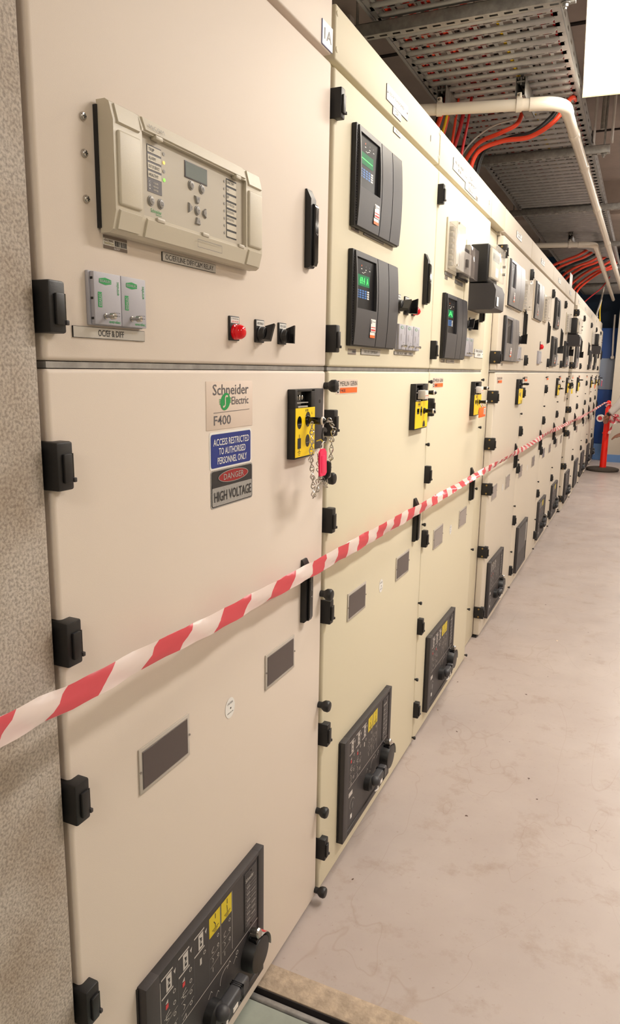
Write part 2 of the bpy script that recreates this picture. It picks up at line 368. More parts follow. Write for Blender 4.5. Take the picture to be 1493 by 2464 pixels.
def viewing_window(parent, y0, y1, z0, z1, dark):
    g = G(); g.box(0, 0.003, y0, y1, z0, z1, 'lens_border', 0.0012)
    b_ = 0.008; m = 'window_dark' if dark else 'window_pale'
    g.box(0.0, 0.0036, y0 + b_ - 0.002, y1 - b_ + 0.002, z0 + b_ - 0.002, z1 - b_ + 0.002, 'clear_tint', 0.001)
    g.box(0.0, 0.0040, y0 + b_, y1 - b_, z0 + b_, z1 - b_, m)
    for yy in (y0 + 0.002, y1 - 0.002): g.cyl((0.002, yy, (z0 + z1) / 2), (0.005, yy, (z0 + z1) / 2), 0.002, 'clear_tint', 8)
    return g.build('viewing_window', parent)
def plate(parent, y0, y1, z0, z1, lines, screws=False, m='white_label', x=0.0, name='nameplate', pad=0.12, ink='print_dark'):
    g = G(); g.box(x, x + 0.0018, y0, y1, z0, z1, 'print_dark'); g.rect(x + 0.0020, y0 + 0.0005, y1 - 0.0005, z0 + 0.0005, z1 - 0.0005, m)
    n = len(lines); hh = (z1 - z0) / (n + 0.35)
    for i, t in enumerate(lines):
        if not t: continue
        zz = z1 - hh * (i + 1) - hh * 0.02; wd = (y1 - y0) * (1 - 2 * pad) * min(1.0, len(t) / max(len(q) for q in lines) * 1.0 + 0.05)
        yc = (y0 + y1) / 2; g.text(t, x + 0.0023, yc - wd / 2, yc + wd / 2, z0 + (z1 - z0) * .22 if n == 1 else zz + hh * 0.16, z0 + (z1 - z0) * .80 if n == 1 else zz + hh * 0.84, ink)
    if screws:
        for yy in (y0 + 0.007, y1 - 0.007): g.ball((x + 0.002, yy, (z0 + z1) / 2), 0.003, 'steel', 10, (0.6, 1, 1))
    return g.build(name, parent)
def brand_plate(parent, y0, z0, W=0.143, H=0.035):
    g = G(); y1 = y0 + W; z1 = z0 + H; g.box(0, 0.0006, y0, y1, z0, z1, 'sticker_pink'); x = 0.0009
    lw = W * 0.17
    g.rect(x, y0 + lw, y1 - 0.002, z0 + 0.002, z0 + H * 0.43, 'orange')
    g.text('F400', x + 0.0003, y0 + lw + 0.002, y0 + lw + W * 0.25, z0 + 0.004, z0 + H * 0.36, 'print_dark')
    g.text('MERLIN GERIN', x, y0 + lw + 0.001, y1 - 0.002, z0 + H * 0.55, z1 - H * 0.12, 'print_dark')
    g.rrect(x, y0 + 0.004, y0 + lw - 0.005, z0 + H * 0.54, z1 - H * 0.08, 0.003, 'print_dark'); g.text('M', x + 0.0003, y0 + 0.0065, y0 + lw - 0.0075, z0 + H * 0.60, z1 - H * 0.15, 'white_label')
    g.disc(x, y0 + lw / 2, z0 + H * 0.26, lw * 0.33, H * 0.19, 'print_dark'); g.disc(x + 0.0003, y0 + lw / 2, z0 + H * 0.26, lw * 0.17, H * 0.09, 'white_label'); g.rect(x + 0.0004, y0 + lw / 2, y0 + lw / 2 + 0.006, z0 + H * .25, z0 + H * .29, 'print_dark')
    return g.build('brand_plate', parent)
def asset_sticker(parent, y0, z0, W, H, big=False, nm='asset_sticker'):
    g = G(); g.box(0, 0.0005, y0, y0 + W, z0, z0 + H, 'silver_label'); x = 0.0008
    g.rect(x, y0, y0 + W, z0 + H * .78, z0 + H, 'taupe'); g.rect(x, y0, y0 + W, z0, z0 + H * .26, 'taupe')
    g.text('GLOBAL', x, y0 + W * .04, y0 + W * .42, z0 + H * .56, z0 + H * .72, 'taupe'); g.text('SWITCH', x, y0 + W * .04, y0 + W * .42, z0 + H * .34, z0 + H * .50, 'gold')
    if big: g.text('56307', x + 0.0003, y0 + W * .42, y0 + W * .68, z0 + H * .05, z0 + H * .21, 'white_label')
    yy = y0 + W * .48
    while yy < y0 + W * .95:
        ww = W * random.choice((.008, .016, .024)); g.rect(x, yy, yy + ww, z0 + H * .32, z0 + H * .73, 'print_dark'); yy += ww + W * random.choice((.012, .02))
    return g.build(nm, parent)

CUB = {}
def cubicle(key, y0, w_, yend, X, paint, label, side=False, big=False, win=(0.158, 0.583), windark=False, oval=0.44, brand=True, handle=True, hl=None):
    root = thing('switchgear_cubicle', label, 'switchgear cubicle', (X, y0, 0), 'high voltage switchgear cubicles in one row')
    ya = -0.008 if key != 'C1' else 0.0; ye = yend - y0 - 0.0095
    g = G(); g.box(-1.25, -0.036, ya, ye, 0.004, 2.158, paint, 0.002)
    g.box(-0.036, -0.004, ya + 0.004, ye, 1.3955, 1.4035, 'galvanised')
    g.box(-0.036, -0.020, ya + 0.004, ye, 2.041, 2.0535, paint)
    g.box(-0.06, -0.012, ya + 0.002, ye, 0.0, 0.010, 'black_plastic'); g.build('frame', root)
    tp = G().box(-0.034, -0.022 if X > 0 else 0, 0.0, ye - 0.001, 2.054, 2.162, paint, 0.004, 3).build('top_panel', root)
    ud = G().box(-0.034, 0, 0, w_, 1.4045, 2.040, paint, 0.006, 4).build('upper_door', root)
    ld = G().box(-0.034, 0, 0, w_, 0.013, 1.3945, paint, 0.006, 4).build('lower_door', root)
    for z in HZ_UP: hinge(ud, z, side, key == 'C1')
    for z in HZ_LO: hinge(ld, z, side, key == 'C1')
    hy = hl if hl else w_ - 0.117
    if handle:
        door_handle(ud, hy, 1.607, 1.762); door_handle(ld, hy + 0.003, 0.823, 0.972)
    for z in (1.361, 1.146, 0.860, 0.567, 0.269, 0.033): knob(ld, w_ - 0.005, z, big)
    for yy in win: viewing_window(ld, yy, yy + 0.140, 0.727, 0.806, windark)
    if oval:
        g = G(); g.disc(0.0006, oval, 0.752, 0.018, 0.021, 'white_label', 28)
        g.text('CAUTION', 0.0009, oval - 0.010, oval + 0.010, 0.760, 0.764, 'print_grey'); g.disc(0.0009, oval + .002, 0.751, 0.002, 0.002, 'print_dark'); g.text('sealed for life', 0.0009, oval - 0.011, oval + 0.011, 0.741, 0.744, 'print_grey'); g.build('inspection_sticker', ld)
    if brand: brand_plate(ld, 0.045, 1.3395)
    CUB[key] = (root, tp, ud, ld, y0, X); return CUB[key]

cubicle('C1', 0.684, 0.869, 1.562, 0, 'paint_pink', 'nearest pinkish white switchgear cubicle, topmost plate reading 1A', big=True, win=(0.149, 0.574), windark=True, oval=0.431, brand=False, hl=0.757)
cubicle('C2', 1.572, 0.881, 2.457, 0, 'paint_cream', 'second cream cubicle, numbered 1 on top, FEEDER TRANSFORMER nameplate', windark=True)
cubicle('C3', 2.458, 0.890, 3.350, 0, 'paint_cream', 'third cream cubicle, numbered 2 on top, carrying the big black meter')
cubicle('C4', 3.692, 0.908, 4.604, 0, 'paint_grey_cream', 'fourth cubicle, just past the recessed gap, hinge side exposed', side=True, win=(0.10, 0.52))
cubicle('C5', 4.604, 1.140, 5.750, 0, 'paint_grey_cream', 'fifth cubicle, extra wide, with a blank dark lower panel', win=(0.10, 0.70), oval=0.5, hl=1.045)
cubicle('C6', 5.750, 0.935, 6.690, 0, 'paint_grey_cream', 'sixth cubicle, right after the extra wide one with blank panel')
cubicle('C7', 6.690, 0.880, 7.572, 0, 'paint_grey_cream', 'seventh cubicle, carrying the second big meter of the row')
cubicle('C8', 7.600, 0.820, 8.425, 0.03, 'paint_grey_cream', 'eighth cubicle, standing proud with its hinge side exposed far down the row', side=True, win=(0.2,))
cubicle('C9', 8.425, 1.190, 9.620, 0.03, 'paint_grey_cream', 'ninth cubicle, second one with a blank dark lower panel', win=(0.3,), oval=None)
cubicle('C10', 9.620, 1.010, 10.640, 0.03, 'paint_grey_cream', 'tenth cubicle, carrying the farthest black meter box', oval=None)
cubicle('C11', 10.640, 1.040, 11.690, 0.03, 'paint_grey_cream', 'eleventh cubicle, last but one before the blue locker', oval=None)
cubicle('C12', 11.690, 0.800, 12.500, 0.03, 'paint_grey_cream', 'farthest cubicle, at the end of the row beside the blue locker', oval=None)
# recessed filler between third and fourth cubicle
ft = thing('filler_panel', 'narrow recessed cream filler panel between the third and fourth cubicles', 'filler panel', (0, 3.351, 0))
G().box(-1.2, -0.036, 0.0, 0.33, 0.004, 2.05, 'paint_cream', 0.002).build('recessed_panel', ft)
G().box(-0.9, 0, 0.0, 0.325, 2.056, 2.162, 'paint_cream', 0.004, 3).build('top_panel', ft)

# ---- nameplates and stickers on the doors (parts of their doors)
def loc(key, y): return y - CUB[key][4]
c = CUB['C1']; yl = lambda y: y - 0.684
g = G(); g.box(0, 0.0018, yl(1.499), yl(1.552), 2.0585, 2.103, 'white_label'); g.rect(-0.0001, yl(1.499), yl(1.552), 2.0585, 2.103, 'sign_blue'); g.box(0, 0.0016, yl(1.4975), yl(1.5005), 2.058, 2.1035, 'sign_blue'); g.box(0, 0.0016, yl(1.499), yl(1.552), 2.057, 2.0590, 'sign_blue')
g.text('1A', 0.0022, yl(1.508), yl(1.546), 2.070, 2.091, 'print_grey'); g.build('nameplate', c[1])
plate(c[2], yl(0.927), yl(1.076), 1.5535, 1.5665, ['OC/EF/LINE DIFF/C&M RELAY'], pad=0.05, m='silver_label')
plate(c[2], yl(0.732), yl(0.879), 1.4345, 1.4490, ['OC/EF & DIFF'], pad=0.32, m='silver_label')
asset_sticker(c[2], yl(0.798), 1.5525, 0.049, 0.017, True)
for z in (1.704, 1.661, 1.607):
    g = G(); g.lathe((0, yl(0.768), z), (1, 0, 0), [(0, 0.0052), (0.002, 0.0052), (0.004, 0.0040), (0.0045, 0.001)], 'steel', 18)
    g.box(0.0042, 0.0049, yl(0.768) - .0028, yl(0.768) + .0028, z - .0005, z + .0005, 'print_dark'); g.box(0.0042, 0.0049, yl(0.768) - .0005, yl(0.768) + .0005, z - .0028, z + .0028, 'print_dark'); g.build('screw', c[2])
# brand sign
g = G(); Y0, Y1, Z0, Z1 = yl(1.043), yl(1.204), 1.2925, 1.3755; g.box(0, 0.0008, Y0, Y1, Z0, Z1, 'sticker_pink', 0.0002)
def P(a, b_): return (Y0 + (Y1 - Y0) * a, Z0 + (Z1 - Z0) * b_)
x = 0.0012
g.text('Schneider', x, P(.13, 0)[0], P(.90, 0)[0], P(0, .715)[1], P(0, .94)[1], 'print_grey')
g.text('Electric', x, P(.52, 0)[0], P(.90, 0)[0], P(0, .50)[1], P(0, .67)[1], 'print_grey')
g.line(x, [P(.14, .35), P(.92, .375)], 0.0008, 'print_grey')
g.text('F400', x, P(.145, 0)[0], P(.50, 0)[0], P(0, .09)[1], P(0, .29)[1], 'print_grey')
cy, cz = P(.385, .575); g.poly(x + .0001, [(cy + 0.0165 * math.cos(t * math.pi / 16), cz + 0.0150 * math.sin(t * math.pi / 16) + 0.0025 * math.cos(t * math.pi / 16)) for t in range(32)], 'logo_green')
S_ = [(cy + .008, cz + .009), (cy + .001, cz + .0095), (cy - .001, cz + .006), (cy - .001, cz - .005), (cy - .004, cz - .0085), (cy - .009, cz - .009)]
g.line(x + .0005, S_, 0.0032, 'sticker_pink')
for dz in (.0035, .0, -.0035):
    g.rect(x + .0002, cy - .0205, cy - .010, cz + dz - .0008, cz + dz + .0008, 'logo_green'); g.rect(x + .0002, cy + .010, cy + .0195, cz + dz + .0012, cz + dz + .0028, 'logo_green')
g.build('brand_sticker', c[3])
# blue notice
g = G(); Y0, Y1, Z0, Z1 = yl(1.052), yl(1.200), 1.2225, 1.2885; g.rrect(0.0005, Y0, Y1, Z0, Z1, .006, 'white_label'); g.rrect(0.0009, Y0 + .004, Y1 - .004, Z0 + .003, Z1 - .004, .005, 'sign_blue')
for t, a, b_, q in (('ACCESS RESTRICTED', .08, .93, .63), ('TO AUTHORISED', .20, .84, .38), ('PERSONNEL ONLY', .17, .87, .13)):
    g.text(t, 0.0013, P(a, 0)[0], P(b_, 0)[0], P(0, q)[1], P(0, q + .185)[1], 'white_label')
g.build('notice_sticker', c[3])
# danger notice
g = G(); Y0, Y1, Z0, Z1 = yl(1.054), yl(1.204), 1.1535, 1.2215; g.rrect(0.0005, Y0, Y1, Z0, Z1, .006, 'reflective_grey'); g.rrect(0.0009, Y0 + .003, Y1 - .003, Z0 + .002, Z1 - .002, .005, 'print_dark'); g.rrect(0.0012, Y0 + .0045, Y1 - .0045, Z0 + .0035, P(0, .56)[1], .004, 'reflective_grey'); g.rect(0.0014, Y0 + .0045, Y1 - .0045, P(0, .54)[1], P(0, .62)[1], 'print_dark')
cy, cz = P(.52, .78); g.disc(0.0016, cy, cz, .0535, .0115, 'reflective_grey', 40); g.disc(0.0018, cy, cz, .0515, .0103, 'sign_red', 40)
g.text('DANGER', 0.0021, P(.28, 0)[0], P(.76, 0)[0], P(0, .70)[1], P(0, .86)[1], 'reflective_grey')
g.text('HIGH VOLTAGE', 0.0021, P(.07, 0)[0], P(.95, 0)[0], P(0, .16)[1], P(0, .43)[1], 'print_dark'); g.build('danger_sticker', c[3])

c = CUB['C2']; yl = lambda y: y - 1.572
plate(c[1], yl(1.910), yl(2.094), 2.081, 2.118, ['', 'FEEDER TRANSFORMER T1', ''], True, pad=.1); plate(c[1], yl(1.964), yl(2.034), 2.062, 2.0805, ['DSP1'], pad=.3)
plate(c[2], yl(1.975), yl(2.038), 2.0215, 2.0345, ['1 MVA-17F'], pad=.2)
g = G(); g.text('1', 0.0006, yl(2.335), yl(2.341), 2.094, 2.112, 'print_dark'); g.build('number_mark', c[1])
for yy in (1.58, 2.44):
    for zz in (2.075, 2.145): g = G(); g.lathe((0, yl(yy), zz), (1, 0, 0), [(0, .006), (.001, .006), (.002, .004)], 'paint_cream', 14); g.build('rivet_cap', c[1])
plate(c[2], yl(1.773), yl(1.926), 1.7285, 1.7440, ['TRANSF. DIFF & REF RELAY'], pad=.08, m='silver_label'); plate(c[2], yl(1.777), yl(1.927), 1.4370, 1.4515, ['O/C, E/F, C&M RELAY'], pad=.15, m='silver_label')
asset_sticker(c[2], yl(1.688), 1.7265, .053, .012); asset_sticker(c[2], yl(1.688), 1.4355, .055, .014)
plate(c[2], yl(2.052), yl(2.245), 1.4435, 1.4535, ['O/C & E/F   REF    DIFF'], pad=.1, m='silver_label')
c = CUB['C3']; yl = lambda y: y - 2.458
plate(c[1], yl(2.630), yl(2.820), 2.084, 2.122, ['RING CABLE TERMINATED', 'BEFORE'], True, pad=.14); plate(c[1], yl(2.823), yl(3.004), 2.082, 2.122, ['DS342', 'TO RAW POINT DISTN'], True, pad=.14); plate(c[1], yl(2.823), yl(3.004), 2.062, 2.0815, ['FEEDER No. 4E'], pad=.28)
asset_sticker(c[1], yl(3.01), 2.063, .04, .014)
g = G(); g.text('2', 0.0006, yl(3.276), yl(3.288), 2.097, 2.113, 'print_dark'); g.build('number_mark', c[1])
plate(c[2], yl(3.157), yl(3.335), 1.4570, 1.4925, ['TERMINAL CONNECTION', 'LOCK BOX'], True, pad=.1); plate(c[2], yl(2.675), yl(2.80), 1.4285, 1.4400, ['O/C, E/F, C&M RELAY'], pad=.08, m='silver_label'); asset_sticker(c[2], yl(2.60), 1.4285, .055, .012)
plate(c[2], yl(2.59), yl(2.70), 1.7300, 1.7420, ['CT TEST BLOCK'], pad=.1, m='silver_label'); plate(c[2], yl(2.745), yl(2.87), 1.718, 1.731, ['VT SUPPLY MCB'], pad=.1, m='silver_label'); asset_sticker(c[2], yl(2.595), 1.716, .04, .012)
for key, yy in (('C4', .33), ('C5', .42), ('C6', .32), ('C7', .32), ('C8', .3), ('C9', .4), ('C10', .3), ('C11', .3)):
    plate(CUB[key][1], yy, yy + .17, 2.085, 2.118, ['INCOMER', 'SUPPLY'], True, pad=.2, x=-.022 if CUB[key][5] > 0 else 0.0)
for key, yy in (('C4', .15), ('C6', .15)): plate(CUB[key][2], yy + .05, yy + .19, 1.7200, 1.7330, ['O/C, E/F RELAY'], pad=.1, m='silver_label'); asset_sticker(CUB[key][2], yy - .03, 1.4300, .055, .012)

# ================================================================ DEVICES MOUNTED ON THE DOORS
# ---- large beige protection relay on the first cubicle
R = thing('protection_relay', 'large beige protection relay with small LCD and keypad on the nearest door', 'protection relay', (0, 0.790, 1.570))
W_, H_ = 0.396, 0.160
def yy_(px_y): return (px_y * 1.0323) - 0.790      # measured on a plane at x=.05, front stands at .03
def zz_(v): return (v - 1.4) * 1.0323 + 1.4 - 1.570
g = G(); g.box(0, 0.006, -0.002, W_ - 0.004, 0.006, H_ - 0.006, 'black_plastic')
prof = [(0.004, 0.0), (0.018, 0.0), (0.024, 0.004), (0.030, 0.026), (0.030, H_ - 0.026), (0.024, H_ - 0.004), (0.018, H_), (0.004, H_)]
g.prism(prof, 0.0, 0.0585, 'relay_beige'); g.prism(prof, W_ - 0.0565, W_, 'relay_beige')
g.prism([(0.004, 0.0), (0.018, 0.0), (0.024, 0.004), (0.030, 0.026), (0.030, 0.031), (0.012, 0.031), (0.004, 0.031)], 0.0585, W_ - 0.0565, 'relay_beige')
g.prism([(0.004, H_ - 0.023), (0.012, H_ - 0.023), (0.030, H_ - 0.023), (0.030, H_ - 0.020), (0.024, H_ - 0.004), (0.018, H_), (0.004, H_)], 0.0585, W_ - 0.0565, 'relay_beige')
g.build('housing', R, angle=28)
for q0, q1 in ((0.006, 0.052), (W_ - 0.051, W_ - 0.005)):
    G().box(0.028, 0.034, q0, q1, 0.034, H_ - 0.036, 'relay_beige', 0.003, 3).build('end_cover', R)
    G().prism([(0.022, 0.005), (0.027, 0.005), (0.033, 0.027), (0.028, 0.030)], q0 + 0.001, q1 - 0.001, 'relay_beige').build('end_cap', R)
    G().prism([(0.022, H_ - 0.005), (0.027, H_ - 0.005), (0.033, H_ - 0.027), (0.028, H_ - 0.030)], q0 + 0.001, q1 - 0.001, 'relay_beige').build('end_cap', R)
g = G(); g.prism([(0.020, H_ - 0.003), (0.0265, H_ - 0.004), (0.0325, H_ - 0.0205), (0.028, H_ - 0.0225)], 0.064, W_ - 0.062, 'relay_beige')
v, fs = text_geo('MiCOM'); g.add([(0.0312 + 0.0021 * (1 - p[1]), 0.072 + p[0] * 0.034, H_ - 0.017 + p[1] * 0.006) for p in v], fs, 'button_grey')
g.build('top_flap', R)
g = G(); g.prism([(0.020, 0.003), (0.0265, 0.004), (0.0325, 0.026), (0.028, 0.0305)], 0.064, W_ - 0.062, 'relay_beige')
for a, b_ in ((.185, .255),): g.line(0.0331, [(a, .009), (b_, .009), (b_, .020), (a, .020), (a, .009)], 0.0006, 'print_grey')
g.build('bottom_flap', R)
for q in (0.085, W_ - 0.095):
    G().box(0.024, 0.034, q, q + 0.016, H_ - 0.027, H_ - 0.0215, 'relay_beige', 0.0012).build('latch', R)
for q in (0.085, 0.20, W_ - 0.085):
    G().box(0.024, 0.0335, q, q + 0.018, 0.0265, 0.0325, 'relay_front', 0.0015).build('latch', R)
F0 = 0.0235
g = G(); g.box(0.006, F0, 0.0575, W_ - 0.0555, 0.030, H_ - 0.022, 'relay_front')
# status labels, left
L0, L1 = 0.0762, 0.109
g.rect(F0 + .0004, L0, L1, .0658, .1266, 'print_grey')
for i, t in enumerate(('TRIP', 'ALARM', 'OUT OF SERVICE', 'HEALTHY')):
    zt = .1250 - i * .0108; g.rect(F0 + .0008, L0 + .001, L1 - .001, zt - .0080, zt, 'relay_beige'); g.text(t, F0 + .0011, L0 + .003, L0 + .003 + min(.024, .0028 * len(t) + .002), zt - .006, zt - .002, 'print_dark')
for i, t in enumerate(('C', '=', '+')):
    g.text(t, F0 + .0008, L0 + .003, L0 + .006, .0780 - i * .0046, .0806 - i * .0046, 'white_label'); g.text(('CLEAR', 'READ', 'ENTER')[i], F0 + .0008, L0 + .013, L0 + .024, .0780 - i * .0046, .0804 - i * .0046, 'relay_beige')
for i, m_ in enumerate(('button_grey', 'led_amber', 'button_grey', 'led_green')): g.disc(F0 + .0006, L1 + .006, .1227 - i * .0114, .0028, .0024, m_, 14)
g.text('Schneider', F0 + .0005, .082, .107, .0400, .0450, 'logo_green'); g.text('Electric', F0 + .0005, .094, .107, .0372, .0392, 'logo_green')
R0, R1 = .2845, .3170
g.rect(F0 + .0004, R0, R1, .039, .1298, 'print_dark')
for i, t in enumerate(('LINE DIFF', 'OC', 'EF', 'CBF - MOST CB B', 'PROTECTION COMMS FAIL', 'CBF FROM LAST INCOMER CB', '', '')):
    zt = .1285 - i * .0112; g.rect(F0 + .0008, R0 + .0008, R1 - .0008, zt - .0092, zt - .0012, 'relay_beige')
    if t: g.text(t, F0 + .0011, R0 + .002, R0 + .002 + min(.022, .003 * len(t)), zt - .0062, zt - .0025, 'print_dark')
    g.disc(F0 + .0006, R0 - .0055, zt - .005, .0022, .0022, 'button_grey', 12)
g.build('front_plate', R)
g = G(); g.box(F0, F0 + .001, .1665, .2272, .1045, .1280, 'print_grey', 0.0003); g.rect(F0 + .0013, .1680, .2255, .1060, .1268, 'lcd'); g.build('display', R)
def btn(y, z, r_, shape='o', sym=None):
    g = G(); x = F0
    if shape == 'o': g.lathe((x, y, z), (1, 0, 0), [(0, r_ + .0014), (.0012, r_ + .0014), (.0013, r_), (.0030, r_ * .95), (.0036, r_ * .5)], 'button_grey', 20)
    else:
        pts = {'u': [(-.8, .75), (.8, .75), (.35, -.75), (-.35, -.75)], 'd': [(-.35, .75), (.35, .75), (.8, -.75), (-.8, -.75)], 'l': [(-.45, .95), (.4, .35), (.4, -.35), (-.45, -.95)], 'r': [(.45, .95), (.45, -.95), (-.4, -.35), (-.4, .35)]}[shape]
        P_ = [(y + a * r_ * 1.3, z + b_ * r_ * 1.05) for a, b_ in pts]
        vs = [(x, p[0], p[1]) for p in P_] + [(x + .003, y + (p[0] - y) * .8, z + (p[1] - z) * .8) for p in P_]
        g.add(vs, [(0, 1, 5, 4), (1, 2, 6, 5), (2, 3, 7, 6), (3, 0, 4, 7), (4, 5, 6, 7), (3, 2, 1, 0)], 'button_grey')
    if sym: g.line(x + .0039, [(y + a * .0022, z + b_ * .0022) for a, b_ in sym], .0006, 'print_grey')
    g.build('button', R)
up_ = [(-1, -.6), (0, 1), (1, -.6)]
btn(.1824, .0966, .0056, sym=up_); btn(.2116, .0970, .0056, sym=up_); btn(.0825, .0545, .0055, sym=[(1, 1), (-1, .6), (-1, -.6), (1, -1)]); btn(.105, .0545, .0055, sym=[(-1, .8), (1, .8), (1, -.8), (-1, -.8)])
btn(.1982, .0790, .0068, 'u', up_); btn(.1987, .0487, .0068, 'd', [(-1, .6), (0, -1), (1, .6)]); btn(.1790, .0637, .0076, 'l', [(.6, 1), (-.6, 0), (.6, -1)]); btn(.2175, .0635, .0076, 'r', [(-.6, 1), (.6, 0), (-.6, -1)]); btn(.1984, .0637, .0056, sym=[(1, .6), (1, 0), (-1, 0)])

# ---- grey test blocks
def test_block(nm, label, loc_, W, H, big=True, group='grey test blocks on the doors', m='lilac_plastic', D=0.012):
    t = thing(nm, label, 'test block', loc_, group)
    g = G(); g.box(0, 0.005, -0.003, W - .001, -0.001, H + 0.001, m, 0.001); g.build('base', t)
    g = G(); g.box(0.005, D, 0.0, W - .0012, 0, H, m, 0.001)
    if big:
        for z in (.12, .5, .88): g.box(0.006, 0.010, -.0004, 0.002, H * z - .002, H * z + .001, 'black_plastic')
    x = D + 0.0003
    if big:
        for (a, b_, c_, d_) in ((W * .18, W * .62, H * .78, H * .89),):
            g.poly(x, [(a, c_ + .001), (a + (b_ - a) * .5, c_ - .001), (b_, c_ + .001), (b_, d_ - .001), (a + (b_ - a) * .5, d_ + .001), (a, d_ - .001)], 'logo_green'); g.text('ESSAILEC', x + .0003, a + .001, b_ - .001, c_ + .002, d_ - .002, m)
        a, b_, c_, d_ = W * .12, W * .26, H * .33, H * .62; g.rect(x, a, b_, c_, d_, 'logo_green'); g.text('ESSAILEC', x + .0003, a + .0012, b_ - .0012, c_ + .0015, d_ - .0015, m, rot=1)
        g.text('entrelec', x, W * .80, W * .90, H * .60, H * .86, 'logo_green', rot=1); g.text('entrelec', x, W * .50, W * .92, H * .04, H * .10, 'logo_green')
        for i in range(4):
            for z in (.19, .25): g.disc(x, W * (.70 + .065 * i), H * z, .0007, .0009, 'print_grey', 8)
    else:
        g.disc(x, W * .4, H * .88, W * .2, H * .06, 'logo_green', 16); g.disc(x + .0002, W * .4, H * .88, W * .15, H * .045, m, 16)
        g.text('entrelec', x, W * .70, W * .82, H * .60, H * .90, 'button_grey', rot=1); g.text('ESSAILEC', x, W * .22, W * .34, H * .35, H * .62, 'button_grey', rot=1)
        for z in (.2, .28): g.rect(x, W * .6, W * .75, H * z, H * z + .001, 'print_grey')
    g.build('cover', t)
    g = G(); sx, sz = (W * .36, .011) if big else (W * .4, .010)
    g.lathe((D, sx, sz), (1, 0, 0), [(0, .0036), (.002, .0036), (.0022, .0024), (.010, .0024), (.0102, .0044), (.016, .0044), (.017, .003)], 'steel', 16)
    g.box(D + .0168, D + .0174, sx - .0035, sx + .0035, sz - .0005, sz + .0005, 'print_dark'); g.build('thumb_screw', t)
    return t
test_block('test_block', 'grey test block above the OC/EF & DIFF plate, nearer the concrete wall', (0, 0.763, 1.4525), .0545, .0665)
test_block('test_block', 'grey test block above the OC/EF & DIFF plate, touching its twin on its right side', (0, 0.8175, 1.4525), .0545, .0665)

# ---- pilot lamp and rotary switches
def pilot(label, loc_, s=1.0, group='red pilot lamps'):
    t = thing('pilot_lamp', label, 'pilot lamp', loc_, group)
    g = G(); g.box(0, .004, -.0165 * s, .0165 * s, -.021 * s, .021 * s, 'black_plastic', .001); g.rect(.0043, -.014 * s, .014 * s, .009 * s, .019 * s, 'white_label')
    g.text('DC PROTECTION', .0046, -.012 * s, .012 * s, .0148 * s, .0178 * s, 'print_dark'); g.text('SUPPLY FAILURE', .0046, -.012 * s, .012 * s, .0102 * s, .0132 * s, 'red_print'); g.build('legend_plate', t)
    g = G(); g.lathe((.004, 0, -.006 * s), (1, 0, 0), [(0, .0135 * s), (.004, .0135 * s), (.005, .0120 * s), (.008, .0130 * s), (.013, .0125 * s), (.018, .0095 * s), (.0205, .0045 * s)], 'red_lens', 28); g.build('lens', t)
    return t
def rotary(label, loc_, rot, txt, s=1.0, group='black rotary switches'):
    t = thing('rotary_switch', label, 'rotary switch', loc_, group)
    g = G(); g.box(0, .004, -.0165 * s, .0165 * s, -.021 * s, .021 * s, 'black_plastic', .001); g.rect(.0043, -.0145 * s, .0145 * s, .0095 * s, .019 * s, 'white_label'); g.text(txt, .0046, -.012 * s, .012 * s, .012 * s, .0165 * s, 'print_dark'); g.build('legend_plate', t)
    g = G(); g.lathe((.004, 0, -.005 * s), (1, 0, 0), [(0, .0145 * s), (.003, .0145 * s), (.004, .0130 * s), (.012, .0130 * s), (.0135, .0115 * s)], 'black_plastic', 24); g.build('collar', t)
    a = math.radians(rot); dy, dz = math.cos(a), math.sin(a); px, pz = -dz, dy; cz = -.005 * s
    g = G(); hw = .0045 * s; L = .019 * s
    def C(x, l, w_): return (x, dy * l * L + px * w_ * hw, cz + dz * l * L + pz * w_ * hw)
    vs = [C(.013, -.7, -1), C(.013, .75, -1), C(.013, .75, 1), C(.013, -.7, 1), C(.030 * s, -.75, -.6), C(.030 * s, 1.1, -.6), C(.030 * s, 1.1, .6), C(.030 * s, -.75, .6)]
    g.add(vs, [(0, 1, 2, 3), (7, 6, 5, 4), (0, 4, 5, 1), (1, 5, 6, 2), (2, 6, 7, 3), (3, 7, 4, 0)], 'black_gloss'); g.build('lever', t)
    return t
pilot('large red pilot lamp on the nearest cubicle beside its two rotary switches', (0, 1.134, 1.467))
rotary('black rotary switch just right of the large red lamp, slanted lever', (0, 1.228, 1.467), 62, 'ARE DISABLED')
rotary('black rotary switch nearest the edge of the first door, upright lever', (0, 1.323, 1.467), 88, 'TEST IN CLOSED')

